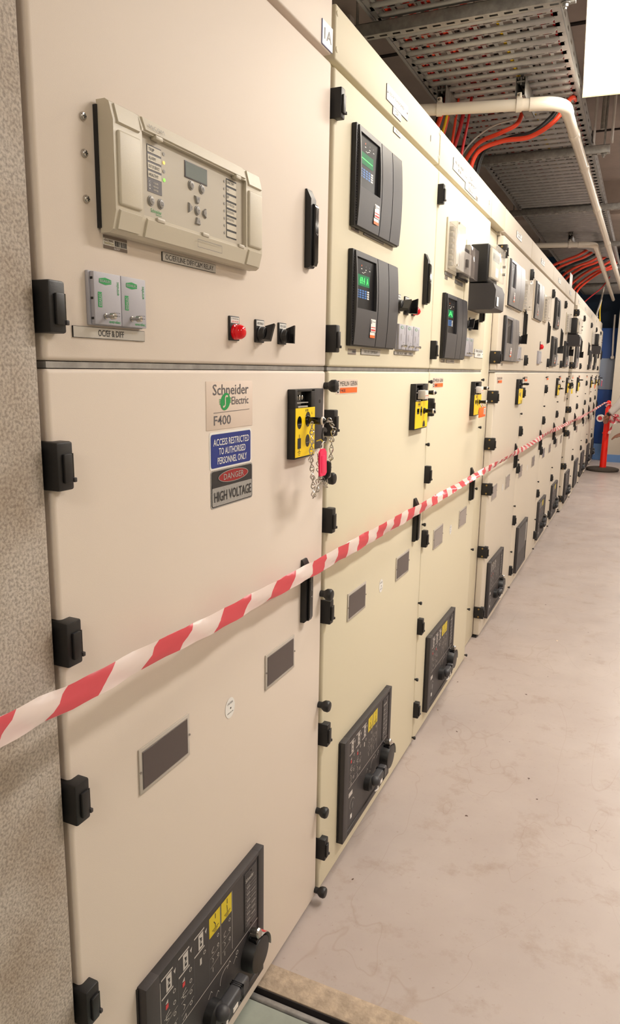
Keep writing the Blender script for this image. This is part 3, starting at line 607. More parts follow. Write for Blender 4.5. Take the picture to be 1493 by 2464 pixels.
# ---- dark modular protection relays
def mod_relay(label, loc_, W, mods, style, disp='bar', sticks=True, H=0.226, surround=False):
    body, lite = ('charcoal', 'silver_plastic')
    mm = body if style == 'dark' else lite
    t = thing('protection_relay', label, 'protection relay', loc_, 'modular protection relays')
    if surround: G().box(0, .008, -.012, W + .012, -.004, H + .006, 'paint_grey_cream', .002).build('surround', t)
    g = G(); g.box(0, .013, 0, W, 0, H, 'black_plastic', .002)
    for i in range(34): zz = .012 + i * (H - .024) / 34; g.box(.012, .0142, .004, .0085, zz, zz + .0032, 'dark_metal' if style == 'dark' else 'charcoal')
    g.build('frame', t)
    def strip(y0, y1, z0, z1, m_, nm, hole=None):
        # front shell bulging between top and bottom
        n = 14; g = G()
        def bx(z): s_ = (z / H); return .016 + .006 * math.sin(math.pi * min(max(s_, 0), 1)) ** 0.8
        prof = [(.010, z0)] + [(bx(z0 + (z1 - z0) * i / n), z0 + (z1 - z0) * i / n) for i in range(n + 1)] + [(.010, z1)]
        g.prism(prof, y0, y1, m_); return g, bx
    Wm = W * mods
    # main module: opening with display
    oy0, oy1, oz0, oz1 = .010 + Wm * .04, Wm * .93, H * .40, H * .93
    for (a, b_, c_, d_) in ((.010, oy0, .003, H - .003), (oy1, Wm - .001, .003, H - .003), (oy0, oy1, .003, oz0), (oy0, oy1, oz1, H - .003)):
        g, bx = strip(a, b_, c_, d_, mm, 'x'); g.build('front_shell', t)
    x = .0140
    g = G(); g.rect(x, oy0, oy1, oz0, oz1, 'display_black')
    gw = oy1 - oy0
    def Q(a, b_): return oy0 + gw * a, oz0 + (oz1 - oz0) * b_
    for i, (a, m_) in enumerate(((.3, 'orange'), (.52, 'print_grey'), (.7, 'print_grey'))): g.disc(x + .0003, *Q(a, .86), .0022, .0022, m_, 8)
    for a in (.3, .52, .72): g.rect(x + .0003, Q(a, 0)[0] - .004, Q(a, 0)[0] + .004, Q(0, .79)[1], Q(0, .805)[1], 'white_label')
    g.line(x + .0003, [Q(.32, .73), Q(.4, .72), Q(.46, .75), Q(.52, .76)], .0012, 'white_label')
    if disp != 'off':
        g.rect(x + .0003, *[v for v in (Q(0.02, 0)[0], Q(.72, 0)[0])], Q(0, .46)[1], Q(0, .68)[1], 'green_display')
        if disp == 'bar': g.line(x + .0006, [Q(.06, .57), Q(.68, .55)], .0018, 'green_glow')
        else: g.text(disp, x + .0006, Q(.22, 0)[0], Q(.66, 0)[0], Q(0, .50)[1], Q(0, .64)[1], 'green_glow')
        for i in range(5):
            for j in range(4): g.rect(x + .0003, Q(.08 + i * .135, 0)[0], Q(.08 + i * .135 + .10, 0)[0], Q(0, .22 + j * .045)[1], Q(0, .22 + j * .045 + .03)[1], 'white_label' if i == 4 else 'key_blue')
    g.build('display', t)
    if sticks:
        g = G(); bxv = .016 + .006 * math.sin(math.pi * .25) ** .8 + .0012
        a0, a1 = Wm * .70, Wm * .92; g.rect(bxv, a0, a1, H * .17, H * .31, 'white_label'); g.rect(bxv + .0003, a0 + .002, a1 - .002, H * .18, H * .20, 'red_print'); g.rect(bxv + .0003, a0 + .002, a1 - .002, H * .215, H * .225, 'red_print'); g.rect(bxv + .0003, a0 + .002, a0 + .008, H * .26, H * .30, 'print_grey'); g.rect(bxv + .0003, a0 + .012, a1 - .003, H * .28, H * .285, 'print_dark')
        g.rect(bxv - .001, a0 - .002, a1 - .002, H * .135, H * .165, 'white_label'); g.rect(bxv - .001, a0 - .002, a1 - .002, H * .105, H * .135, 'orange'); g.build('rating_sticker', t)
    rest = W - Wm; k = 2 if rest > .06 else 1
    for i in range(k):
        g, bx = strip(Wm + .0035 + rest / k * i, Wm + rest / k * (i + 1) - .001, .003, H - .003, mm, 'y'); g.build('module_cover', t)
    return t
mod_relay('black relay with plain green bar display, upper relay of the second cubicle', (0, 1.677, 1.733), .335, .49, 'dark', 'bar')
mod_relay('black relay whose green screen shows digits, lower relay of the second cubicle', (0, 1.674, 1.456), .337, .49, 'dark', '69.4  A')
mod_relay('narrow black relay under the big meter on the third cubicle', (0, 2.575, 1.442), .325, .50, 'dark', 'A', False)
mod_relay('wide silver fronted relay high on the fourth cubicle', (0, 3.835, 1.730), .46, .34, 'silver', 'off', surround=True)
mod_relay('silver fronted relay low on the fourth cubicle', (0, 3.805, 1.452), .40, .50, 'silver', 'off')
mod_relay('silver fronted relay high on the extra wide fifth cubicle', (0, 4.80, 1.730), .36, .34, 'silver', 'off', surround=True)
mod_relay('narrow relay high on the sixth cubicle', (0, 5.950, 1.735), .27, .75, 'dark', 'off')
mod_relay('narrow relay low on the sixth cubicle', (0, 5.905, 1.445), .30, .75, 'dark', 'off')
mod_relay('small dark relay under the second big meter of the row', (0, 6.900, 1.448), .30, .75, 'dark', 'off')
mod_relay('small dark relay on the eighth cubicle next to its exposed hinges', (0.03, 7.70, 1.448), .30, .75, 'silver', 'off')
mod_relay('dark relay below the farthest meter box', (0.03, 9.72, 1.448), .32, .75, 'dark', 'off')
mod_relay('dark relay on the last but one cubicle', (0.03, 10.76, 1.448), .32, .75, 'dark', 'off')
# second cubicle controls
rotary('rotary switch beside the lower relay of the second cubicle, partly hidden by it', (0, 2.068, 1.588), 40, 'LOCAL', 1.25)
rotary('rotary switch between its twin and the red lamp on the second cubicle', (0, 2.150, 1.588), 85, 'REMOTE', 1.25)
pilot('small red lamp on the second cubicle beside its rotary switches', (0, 2.225, 1.584), .95)
for i, lb in enumerate(('first', 'middle', 'last')):
    test_block('test_block', '%s of three pale narrow test blocks right of the lower relay on the second cubicle' % lb, (0, 2.060 + .073 * i, 1.459), .068, .072, False, m='lilac_plastic')
rotary('rotary switch under the big meter on the third cubicle, nearer the relay', (0, 2.955, 1.588), 60, 'LOCAL', 1.2); rotary('rotary switch under the big meter on the third cubicle, farther from the relay', (0, 3.04, 1.588), 88, 'REMOTE', 1.2)
for i, lb in enumerate(('left', 'right')): test_block('test_block', '%s one of two pale test blocks low on the third cubicle' % lb, (0, 2.935 + .075 * i, 1.459), .068, .072, False)
rotary('lone rotary switch right of the lower relay on the fourth cubicle', (0, 4.33, 1.585), 80, 'LOCAL', 1.6)
for i, lb in enumerate(('left', 'right')): test_block('test_block', '%s one of two pale test blocks on the fourth cubicle' % lb, (0, 4.225 + .09 * i, 1.459), .08, .08, False)
pilot('small red lamp on the extra wide fifth cubicle', (0, 5.29, 1.578), 1.3); test_block('test_block', 'single pale test block on the extra wide fifth cubicle', (0, 5.17, 1.455), .14, .085, False)
rotary('rotary switch beside the lower relay of the sixth cubicle', (0, 6.34, 1.585), 80, 'LOCAL', 1.8); test_block('test_block', 'pale test block beside the lower relay of the sixth cubicle', (0, 6.25, 1.455), .14, .085, False)
rotary('rotary switch below the second big meter of the row', (0, 7.28, 1.585), 80, 'LOCAL', 1.8); test_block('test_block', 'pale test block below the second big meter of the row', (0, 7.24, 1.455), .13, .085, False)
rotary('rotary switch on the eighth cubicle', (0.03, 8.09, 1.585), 80, 'LOCAL', 1.8)

# ---- clear covered test boxes and meters
def clear_box(label, loc_, W, H, D=.035, group='clear covered test boxes'):
    t = thing('test_box', label, 'test box', loc_, group)
    g = G(); g.box(0, .006, 0, W, 0, H, 'relay_beige', .0015); g.build('back_plate', t)
    g = G()
    for i in range(7): g.box(.006, .018, W * .18, W * .34, H * (.12 + .11 * i), H * (.12 + .11 * i) + H * .07, 'button_grey', .001)
    for i in range(3): g.box(.006, .016, W * (.48 + .15 * i), W * (.48 + .15 * i) + W * .09, H * .16, H * .86, 'white_plastic', .001)
    g.build('terminals', t)
    g = G(); a, b_, c_, d_ = W * .12, W * .94, H * .06, H * .93; q = .0015
    g.box(D - q, D, a, b_, c_, d_, 'clear_plastic'); g.box(.006, D, a, a + q, c_, d_, 'clear_plastic'); g.box(.006, D, b_ - q, b_, c_, d_, 'clear_plastic'); g.box(.006, D, a, b_, c_, c_ + q, 'clear_plastic'); g.box(.006, D, a, b_, d_ - q, d_, 'clear_plastic'); g.build('clear_cover', t)
    for z in (.12, .9): G().cyl((D, W * .2, H * z), (D + .006, W * .2, H * z), .004, 'steel', 10).build('thumb_screw', t)
    return t
clear_box('tall clear covered test box left of the big meter on the third cubicle', (0, 2.584, 1.742), .155, .178)
def mcb_box(label, loc_, s=1.0):
    t = thing('meter_box', label, 'meter box', loc_); g = G(); g.box(0, .012, 0, .15 * s, 0, .11 * s, 'black_plastic', .002); g.build('base', t)
    g = G(); g.box(.012, .026, .02 * s, .13 * s, .02 * s, .09 * s, 'white_plastic', .002); g.box(.026, .034, .04 * s, .06 * s, .04 * s, .065 * s, 'black_plastic', .001); g.build('breaker', t)
    g = G(); g.box(.012, .05, .004, .15 * s - .004, .004, .11 * s - .004, 'clear_tint', .003); g.build('clear_cover', t); return t
mcb_box('small smoky clear box tucked between the tall test box and the big meter', (0, 2.745, 1.735), 1.1)
def meter(label, loc_, s=1.0):
    t = thing('electricity_meter', label, 'electricity meter', loc_, 'big black electricity meters')
    W, H = .200 * s, .25 * s
    g = G(); g.box(0, .075, 0, W, H * .42, H, 'black_plastic', .008, 3); g.box(.01, .02, -.002, W * .5, H * .44, H * .97, 'black_plastic', .002); g.build('body', t)
    prof = [(0, 0), (.098, .0), (.108, .006), (.110, H * .30), (.098, H * .40), (0, H * .41)]; g = G(); g.prism(prof, .002, W - .002, 'charcoal' if s > 1.2 else 'dark_metal'); g.rect(.1115, W * .12, W * .32, H * .06, H * .20, 'white_label'); g.build('terminal_cover', t)
    g = G(); g.box(.075, .105, .004, W - .004, H * .45, H * .98, 'clear_plastic', .006, 3)
    for a in (.3, .7): g.cyl((.104, W * .75, H * (.5 + .3 * a)), (.116, W * .75, H * (.5 + .3 * a)), .005, 'steel', 10)
    g.tube([(.108, W * .6, H * .93), (.116, W * .62, H * .96), (.116, W * .7, H * .95), (.108, W * .72, H * .92)], .0015, 'steel', 6); g.build('clear_cover', t)
    g = G(); g.box(.073, .085, .015, W - .015, H * .50, H * .94, 'relay_beige', .002); g.rect(.0855, .03, W - .03, H * .76, H * .88, 'lcd'); g.text('0 1 2 3 4', .0858, .04, W - .04, H * .79, H * .85, 'print_dark'); g.rect(.0855, W * .5, W * .8, H * .54, H * .68, 'white_label'); g.build('register', t)
    g = G(); g.box(.0, .002, -.06, .0, .0, H * .1, 'silver_label'); return t
MT = meter('big black electricity meter with clear front on the third cubicle', (0, 2.972, 1.640))
mp_ = CUB['C3'][2]; G().box(0, .003, 2.90 - 2.458, 3.19 - 2.458, 1.635, 1.895, 'paint_cream', .001).build('mounting_plate', mp_)
clear_box('clear covered test box right of the wide silver relay on the fourth cubicle', (0, 4.375, 1.742), .16, .178)
clear_box('clear covered test box right of the silver relay on the extra wide cubicle', (0, 5.30, 1.742), .18, .178)
clear_box('clear covered test box left of the second big meter', (0, 6.90, 1.742), .15, .178)
meter('second big black meter, halfway down the row', (0, 7.16, 1.640))
clear_box('clear covered test box left of the farthest meter', (0.03, 9.90, 1.742), .14, .178)
meter('farthest black meter, near the blue locker', (0.03, 10.12, 1.640))

# ---- key interlock units with the yellow plate
def pin(t, y, z, x0=.020, L=.055, r_=.0075, white=True, plate_=True):
    g = G()
    if plate_: g.poly(x0 + .0004, [(y - .012, z), (y - .004, z + .022), (y + .004, z + .022), (y + .012, z), (y + .004, z - .024), (y - .004, z - .024)], 'black_gloss')
    g.lathe((x0, y, z), (1, 0, 0), [(0, .010), (.004, .010), (.008, r_ * .85), (.02, r_ * .9), (L * .8, r_), (L, r_ * .92), (L + .005, r_ * .4)], 'black_gloss', 18)
    if white: g.lathe((x0 + L - .004, y, z), (1, 0, 0), [(0, r_ * 1.03), (.003, r_ * 1.05), (.0045, r_ * .9)], 'white_plastic', 18)
    return g.build('key_handle', t)
def interlock(label, loc_, kind):
    t = thing('interlock_unit', label, 'interlock unit', loc_, 'black and yellow interlock units')
    near = kind == 'near'; H = .146; D = .018; YW = .100 if near else .148; YH = .107 if near else .090; W = .150
    g = G(); g.box(0, D, 0, YW, 0, YH, 'black_plastic', .0015); g.box(0, D, 0, .012, YH - .002, H, 'black_plastic', .0015); g.box(0, D, .082, .100, YH - .002, H, 'black_plastic', .0015); g.box(0, .005, .01, .1, YH, H, 'black_gloss'); g.box(0, D, .01, .1, H - .005, H, 'black_plastic', .001)
    if near: g.box(0, D - .001, .1015, W, 0.012, H, 'dark_metal', .002); g.cyl((D - .001, .130, .118), (D - .0004, .130, .118), .004, 'black_gloss', 12)
    else: g.box(0, D - .002, .100, W, YH, H, 'black_plastic', .002)
    g.cyl((D, .006, H * .84), (D + .0003, .006, H * .84), .003, 'black_gloss', 12)
    for i in range(3): g.ball((.009, .026 + .013 * i, H * .88), .0045, 'steel' if near else 'black_gloss', 10, (.6, .8, 1.2))
    g.box(.004, .016, .014, .070, H * .80, H * .812, 'silver_label'); g.box(.004, .017, .018, .066, YH + .001, YH + .004, 'silver_label'); g.build('housing', t)
    g = G(); g.box(D, D + .0012, .002, YW - .001, .004, YH, 'yellow'); x = D + .0016
    if near:
        for (a, b_, s_) in ((.020, .077, 1), (.062, .082, 1.2), (.062, .036, 1)):
            g.disc(x, a, b_, .011 * s_, .0135 * s_, 'black_gloss', 24); g.rect(x + .0003, a - .009, a + .009, b_ - .004, b_ - .0035, 'silver_label')
        g.rect(x, .012, .028, .022, .044, 'print_dark'); g.rect(x, .0192, .0208, .044, .052, 'print_dark'); g.rect(x, .0192, .0208, .015, .022, 'print_dark')
        for i, q in enumerate((.008, .0055, .003)): g.rect(x, .020 - q, .020 + q, .0145 - .0035 * i, .0155 - .0035 * i, 'print_dark')
        for dy in (0, .006, .011): g.rect(x, .050 + dy, .052 + dy, .099, .104, 'print_dark')
        g.text('S', x, .080, .084, .092, .097, 'print_dark')
    else:
        g.rect(x, .020, .045, .050, .068, 'black_gloss'); g.disc(x, .068, .058, .010, .016, 'black_gloss', 20); g.disc(x, .105, .006, .014, .020, 'black_gloss', 20, 0, math.pi)
        g.rect(x, .03, .05, .079, .083, 'print_grey')
    g.build('yellow_plate', t)
    if near: pin(t, .060, .080, D, .040, .0085)
    if kind in ('two', 'tag'):
        pin(t, .100, .058, D, .036); pin(t, .100, .118, D, .036)
        g = G()
        for i in range(3): g.box(D - .002, D + .024, .030 + .012 * i, .041 + .012 * i, .098, .126, 'white_plastic', .002); g.rect(D + .0243, .032 + .012 * i, .039 + .012 * i, .108, .111, 'orange')
        g.build('terminal_plug', t)
    if kind == 'one': pin(t, .100, .118, D, .036, white=False)
    g = G()
    if kind == 'near':
        pts = arc(0, 0, 1, 30, 330, 16); g = G(); v_ = []
        out = [(.160 + .016 * a, .040 + .018 * b_) for a, b_ in pts]; inn = [(.160 + .009 * a, .040 + .010 * b_) for a, b_ in pts]
        n = len(out)
        for xx in (.014, .018): v_ += [(xx, p[0], p[1]) for p in out] + [(xx, p[0], p[1]) for p in inn]
        fs = []
        for i in range(n - 1): fs += [(i, i + 1, n + i + 1, n + i)[::-1], (2 * n + i, 2 * n + i + 1, 3 * n + i + 1, 3 * n + i), (i, 2 * n + i, 2 * n + i + 1, i + 1)[::-1], (n + i, n + i + 1, 3 * n + i + 1, 3 * n + i)[::-1]]
        fs += [(0, n, 3 * n, 2 * n), (n - 1, 3 * n - 1, 4 * n - 1, 2 * n - 1)]
        g.add(v_, fs, 'black_plastic'); g.build('padlock_clasp', t)
    return t
interlock('black and yellow interlock unit with chains, on the nearest cubicle', (0, 1.354, 1.2105), 'near')
interlock('interlock unit with white plug and two black keys, second cubicle', (0, 2.236, 1.2105), 'two')
interlock('interlock unit with orange tag hanging from its key, third cubicle', (0, 3.130, 1.2085), 'tag')
interlock('interlock unit with a single black key, fourth cubicle', (0, 4.362, 1.2105), 'one')
interlock('interlock unit with white plug on the sixth cubicle', (0, 6.50, 1.205), 'two')
interlock('interlock unit with white plug on the seventh cubicle', (0, 7.37, 1.205), 'tag')
interlock('interlock unit with single key on the eighth cubicle', (0.03, 8.22, 1.205), 'one')
interlock('interlock unit with orange tag on the tenth cubicle', (0.03, 10.42, 1.205), 'tag')
interlock('interlock unit on the last but one cubicle', (0.03, 11.45, 1.205), 'two')
interlock('farthest interlock unit, with red key tag, at the end of the row', (0.03, 12.27, 1.205), 'one')
def hang_tag(label, loc_, col, W=.045, H=.042):
    t = thing('lockout_tag', label, 'tag', loc_); G().box(0, .004, -W / 2, W / 2, -H, 0, col, .0015).build('tag_body', t)
    g = G(); g.rect(.0044, W * .18, W * .42, -H * .75, -H * .12, 'white_label'); g.text('LOCK', .0048, W * .22, W * .38, -H * .7, -H * .2, 'print_dark', rot=1); g.build('print', t)
    G().tube([(.002, -W * .15, 0), (-.004, -W * .1, .014), (-.006, W * .05, .016), (.002, W * .15, 0)], .0016, 'steel', 6).build('shackle', t); return t
hang_tag('orange lockout tag hanging from the interlock of the third cubicle', (0.055, 3.120, 1.249), 'orange', .13, .042)
hang_tag('yellow orange tag hanging from the interlock of the seventh cubicle', (0.055, 7.44, 1.245), 'yellow', .16, .045)
hang_tag('orange tag hanging from the interlock of the tenth cubicle', (0.09, 10.50, 1.245), 'orange', .16, .05)
hang_tag('red key tag hanging at the far end of the row', (0.085, 12.30, 1.285), 'pink_tag', .09, .09)
# chains and pink key tag on the first cubicle
def chain(label, path, nm='key_chain'):
    g = G(); pts = [Vector(p) for p in path]; seg = []; tot = 0
    for a, b_ in zip(pts, pts[1:]): seg.append((a, b_, tot)); tot += (b_ - a).length
    n = max(2, int(tot / .0185)); 
    def at(s_):
        for a, b_, t0 in seg:
            L = (b_ - a).length
            if s_ <= t0 + L + 1e-9: return a + (b_ - a) * ((s_ - t0) / L), (b_ - a).normalized()
        return pts[-1], (pts[-1] - pts[-2]).normalized()
    for i in range(n):
        c_, d_ = at(tot * (i + .5) / n); ang = (i % 2) * 1.3 + .3; a = Vector((0, 1, 0)); a = (a - d_ * a.dot(d_)).normalized(); b2 = d_.cross(a); sd = a * math.cos(ang) + b2 * math.sin(ang); nb = d_.cross(sd)
        ln = tot / n * .70
        # figure-eight link: big loop, crossing, small loop
        P_ = []
        for k in range(20):
            th = 2 * math.pi * k / 20; rr_ = .0058 if math.sin(th) > 0 else .0042
            P_.append(c_ + d_ * (ln * math.sin(th)) + sd * (rr_ * math.sin(2 * th)) + nb * (.0009 * math.cos(th)))
        g.tube(P_, .00105, 'steel', 6, True)
    o = g.build(nm); return tag(o, label, 'chain', None)
chain('steel chain hanging lowest from the black key of the nearest interlock', [(.062, 1.343, 1.290), (.060, 1.349, 1.254), (.060, 1.346, 1.220), (.060, 1.356, 1.175), (.060, 1.363, 1.136), (.062, 1.378, 1.150), (.062, 1.388, 1.190), (.058, 1.384, 1.222)])
chain('steel chain hanging from the key tip down past the cubicle edge', [(.065, 1.418, 1.290), (.060, 1.446, 1.287), (.060, 1.463, 1.272), (.060, 1.455, 1.245), (.060, 1.452, 1.209), (.060, 1.442, 1.178), (.060, 1.423, 1.150), (.060, 1.402, 1.165), (.060, 1.388, 1.189)])
kt = thing('key_tag', 'bright pink plastic key tag hanging from the nearest interlock', 'key tag', (.070, 1.378, 1.205))
g = G(); v_ = [(-.0175, .024), (-.008, .030), (.008, .030), (.017, .022), (.0195, -.022), (.012, -.027), (-.012, -.027), (-.0155, -.022)]
g.add([(0, a, b_) for a, b_ in v_] + [(.004, a, b_) for a, b_ in v_], [tuple(range(8)), tuple(range(8, 16))[::-1]] + [(i, (i + 1) % 8, 8 + (i + 1) % 8, 8 + i) for i in range(8)], 'pink_tag'); g.box(.004, .0048, -.009, .009, -.020, .016, 'pink_tag', .0003); g.build('tag_body', kt)
G().tube([(.002 + .003 * math.sin(t), .013 * math.cos(t) + .002, .036 + .010 * math.sin(t)) for t in [k * math.pi / 10 for k in range(20)]], .0007, 'steel', 6, True).build('key_ring', kt)
G().tube([(-.034, .05, .040), (-.015, .03, .046), (0, .012, .042)], .0014, 'steel', 6).build('key', kt)
o = G().lathe((.060, 1.428, 1.184), (0, 0.1, 1), [(-.022, .002), (-.012, .010), (0, .011), (.016, .010), (.02, .004)], 'black_gloss', 16).build('key_fob'); tag(o, 'small black key fob behind the pink tag on the chains', 'key fob')

# ---- operating mechanism panels low on the doors
def mech(label, loc_, kind='full', ylw=True):
    t = thing('operating_panel', label, 'operating panel', loc_, 'dark operating panels near the floor')
    W, H, D = .412, .312, .019
    fr_ = G(); b_ = .024
    fr_.box(0, D, 0, b_ + .012, 0, H, 'dark_metal', .0012); fr_.box(0, D, W - b_, W, 0, H, 'dark_metal', .0012); fr_.box(0, D - .0003, b_ + .010, W - b_ + .002, H - .009, H - .0003, 'dark_metal', .0008); fr_.box(0, D - .0003, b_ + .010, W - b_ + .002, 0.0003, .018, 'dark_metal', .0008)
    fr_.box(0, .004, -.003, .01, .003, H - .003, 'black_plastic'); fr_.build('frame', t)
    g = G(); g.box(.002, D - .003, b_ + .012, W - b_, .018, H - .009, 'dark_metal'); x = D - .0026
    if kind == 'blank':
        g.rect(x, b_ + .014, W - b_, .13, H - .02, 'charcoal'); g.rect(x + .0003, b_ + .12, b_ + .122, .13, H - .02, 'dark_metal'); g.rect(x + .0002, b_ + .014, W - b_, .125, .130, 'print_grey'); g.rect(x + .0003, W - b_ - .03, W - b_ - .004, .03, .15, 'black_gloss')
        g.build('face_plate', t)
        g = G(); g.box(D - .003, D - .001, W - .062, W - .028, .15, H - .03, 'silver_label', .0005); g.build('rating_plate', t); return t
    ws = 'print_light'
    def ring(y, z, r_=.0035): g.line(x, [(y + r_ * math.cos(k * math.pi / 6), z + r_ * math.sin(k * math.pi / 6)) for k in range(13)], .0013, ws)
    g.rect(x, .040, .0412, .15, .290, ws)
    for ci, cx in enumerate((.044, .095, .145)):
        zt = .292
        if ci < 3:
            g.rect(x, cx, cx + .034, zt - .003, zt, ws); g.rect(x, cx, cx + .034, zt - .042, zt - .039, ws)
            g.rect(x, cx + .014, cx + .030, zt - .037, zt - .005, ws); g.poly(x + .0003, [(cx + .018, zt - .012), (cx + .026, zt - .015), (cx + .022, zt - .022)], 'print_dark'); g.rect(x + .0003, cx + .019, cx + .025, zt - .032, zt - .026, 'print_dark'); g.line(x + .0003, [(cx + .018, zt - .024), (cx + .026, zt - .020)], .0015, 'print_dark')
            g.poly(x, [(cx + .036, zt - .012), (cx + .043, zt - .009), (cx + .040, zt - .020)], ws)
        if ci < 2:
            g.poly(x, [(cx + .010, zt - .058), (cx + .018, zt - .052), (cx + .018, zt - .060)], ws); g.rect(x, cx + .011, cx + .019, zt - .070, zt - .061, 'red_print')
            for k_ in range(4): ring(cx + .037, zt - .053 - .024 * k_)
            for k_ in range(2): g.line(x, [(cx + .006, zt - .100 - .026 * k_), (cx + .046, zt - .092 - .026 * k_)], .0007, ws)
            g.line(x, [(cx + .022, zt - .078), (cx + .012, zt - .083), (cx + .012, zt - .092), (cx + .020, zt - .094)], .0016, ws); g.line(x, [(cx + .006, zt - .087), (cx + .026, zt - .087)], .0012, ws)
            g.line(x, [(cx + .012, zt - .106), (cx + .018, zt - .112), (cx + .013, zt - .118)], .0014, ws); g.line(x, [(cx + .010, zt - .138), (cx + .020, zt - .132), (cx + .020, zt - .142)], .0014, ws)
        elif ci == 2:
            ring(cx + .034, zt - .055); g.rect(x, cx + .018, cx + .024, zt - .072, zt - .058, ws)
        g.rect(x, cx + .0485, cx + .0492, .15, .285, 'print_grey')
    for ci, cx in enumerate((.196, .240)):
        if ylw:
            g.rect(x, cx, cx + .039, .250, .294, 'yellow_dull'); cy = cx + .020
            g.rect(x + .0003, cy + .001, cy + .003, .280, .291, 'print_dark'); g.line(x + .0003, [(cy - .004 if ci == 0 else cy + .001, .277), (cy + .002, .268), (cy + .002, .262)], .0018, 'print_dark')
            for k_, q in enumerate((.012, .008, .005)): g.rect(x + .0003, cy - q + .002, cy + q + .002, .2595 - .0035 * k_, .261 - .0035 * k_, 'print_dark')
        for k_ in range(3): ring(cx + .031, .236 - .022 * k_, .003)
        g.line(x, [(cx + .016, .222), (cx + .009, .218), (cx + .009, .212), (cx + .016, .210)], .0012, ws); g.line(x, [(cx + .01, .200), (cx + .014, .195), (cx + .011, .190)], .0012, ws); g.rect(x, cx + .011, cx + .0125, .168, .178, ws)
        for k_ in range(2): g.line(x, [(cx + .003, .203 - .022 * k_), (cx + .036, .208 - .022 * k_)], .0006, ws)
        g.rect(x, cx + .0405, cx + .0415, .16, .294, ws)
    g.rect(x, .040, W - b_, .1485, .1500, ws)
    for (a, c_) in ((.19, .120), (.215, .10), (.26, .13), (.285, .12)): g.line(x, [(a, c_), (a + .010, c_ + .010), (a + .014, c_ + .004)], .0012, ws)
    g.line(x, [(.255 + .022 * math.cos(math.radians(q)), .115 + .022 * math.sin(math.radians(q))) for q in range(60, 200, 14)], .0013, ws); ring(.300, .135, .004)
    g.rect(x, .045, .075, .118, .132, ws); g.line(x, [(.075 + .018 * math.cos(math.radians(q)), .085 + .018 * math.sin(math.radians(q))) for q in range(20, 220, 16)], .0013, ws); g.disc(x, .078, .080, .009, .011, 'black_gloss', 18); g.rect(x, .078, .082, .045, .070, 'black_gloss'); g.rect(x, .062, .075, .042, .056, 'white_label')
    g.build('face_plate', t)
    g = G(); g.box(D - .003, D - .0012, W - .082, W - .030, .158, H - .018, 'dark_metal', .0005); xx = D - .0008
    g.text('Schneider', xx, W - .078, W - .045, H - .040, H - .031, ws)
    for k_ in range(13): zz = H - .050 - k_ * .0078; g.rect(xx, W - .078, W - .034, zz, zz + .0007, 'button_grey'); g.rect(xx, W - .074, W - .060, zz + .002, zz + .0048, 'button_grey' if k_ % 2 else 'print_grey')
    for k_ in range(5): g.rect(xx, W - .054, W - .038, H - .075 - k_ * .014, H - .0725 - k_ * .014, 'button_grey')
    for zz in (.162, H - .023): g.ball((xx, W - .055, zz), .0022, 'black_gloss', 8, (.5, 1, 1))
    g.build('rating_plate', t)
    # shutter drum with red window and lock
    g = G(); cy, cz = W - .056, .094; g.lathe((D - .004, cy, cz), (1, 0, 0), [(0, .041), (.018, .040), (.027, .037), (.028, .031)], 'black_plastic', 36); g.build('selector_drum', t)
    g = G(); n = 10; o1 = []; 
    for k_ in range(n + 1):
        an = math.radians(88 - 98 * k_ / n); o1.append((cy + .044 * math.cos(an), cz + .044 * math.sin(an)))
    vs = [(x_, p[0], p[1]) for x_ in (.016, .044) for p in o1]; g.add(vs, [(i, i + 1, n + 2 + i, n + 1 + i) for i in range(n)], 'silver_label'); g.add([(x_ + .001 * 0, cy + (p[0] - cy) * 1.01, cz + (p[1] - cz) * 1.01) for x_ in (.022, .042) for p in o1[2:7]], [(i, i + 1, 6 + i, 5 + i) for i in range(4)], 'red_print'); g.build('sight_window', t)
    g = G(); g.lathe((.024, cy - .004, cz + .050), (1, 0, .25), [(0, .0105), (.016, .0105), (.019, .008), (.020, .002)], 'steel', 20); g.box(.020, .040, cy - .016, cy + .010, cz + .030, cz + .044, 'black_gloss', .002); g.build('key_lock', t)
    # lever
    g = G(); ly, lz = .205, .088
    g.lathe((D - .004, ly - .010, lz), (1, 0, 0), [(0, .026), (.018, .025), (.026, .018)], 'black_plastic', 24)
    g.box(.026, .052, ly - .006, ly + .085, lz - .014, lz + .016, 'charcoal', .006, 3); g.ball((.046, ly - .012, lz + .012), .0155, 'charcoal', 18)
    for k_ in range(3): g.box(.0255, .0526, ly + .050 + k_ * .004, ly + .0515 + k_ * .004, lz - .0165, lz + .0165, 'black_gloss')
    g.build('operating_lever', t)
    g = G(); g.tube([(.052, ly - .004, lz - .008), (.054, ly - .010, lz - .014), (.048, ly - .020, lz - .018)], .0022, 'white_plastic', 8); g.box(.0515, .0530, ly + .018, ly + .036, lz - .014, lz - .004, 'white_plastic'); g.build('lever_insert', t)
    return t
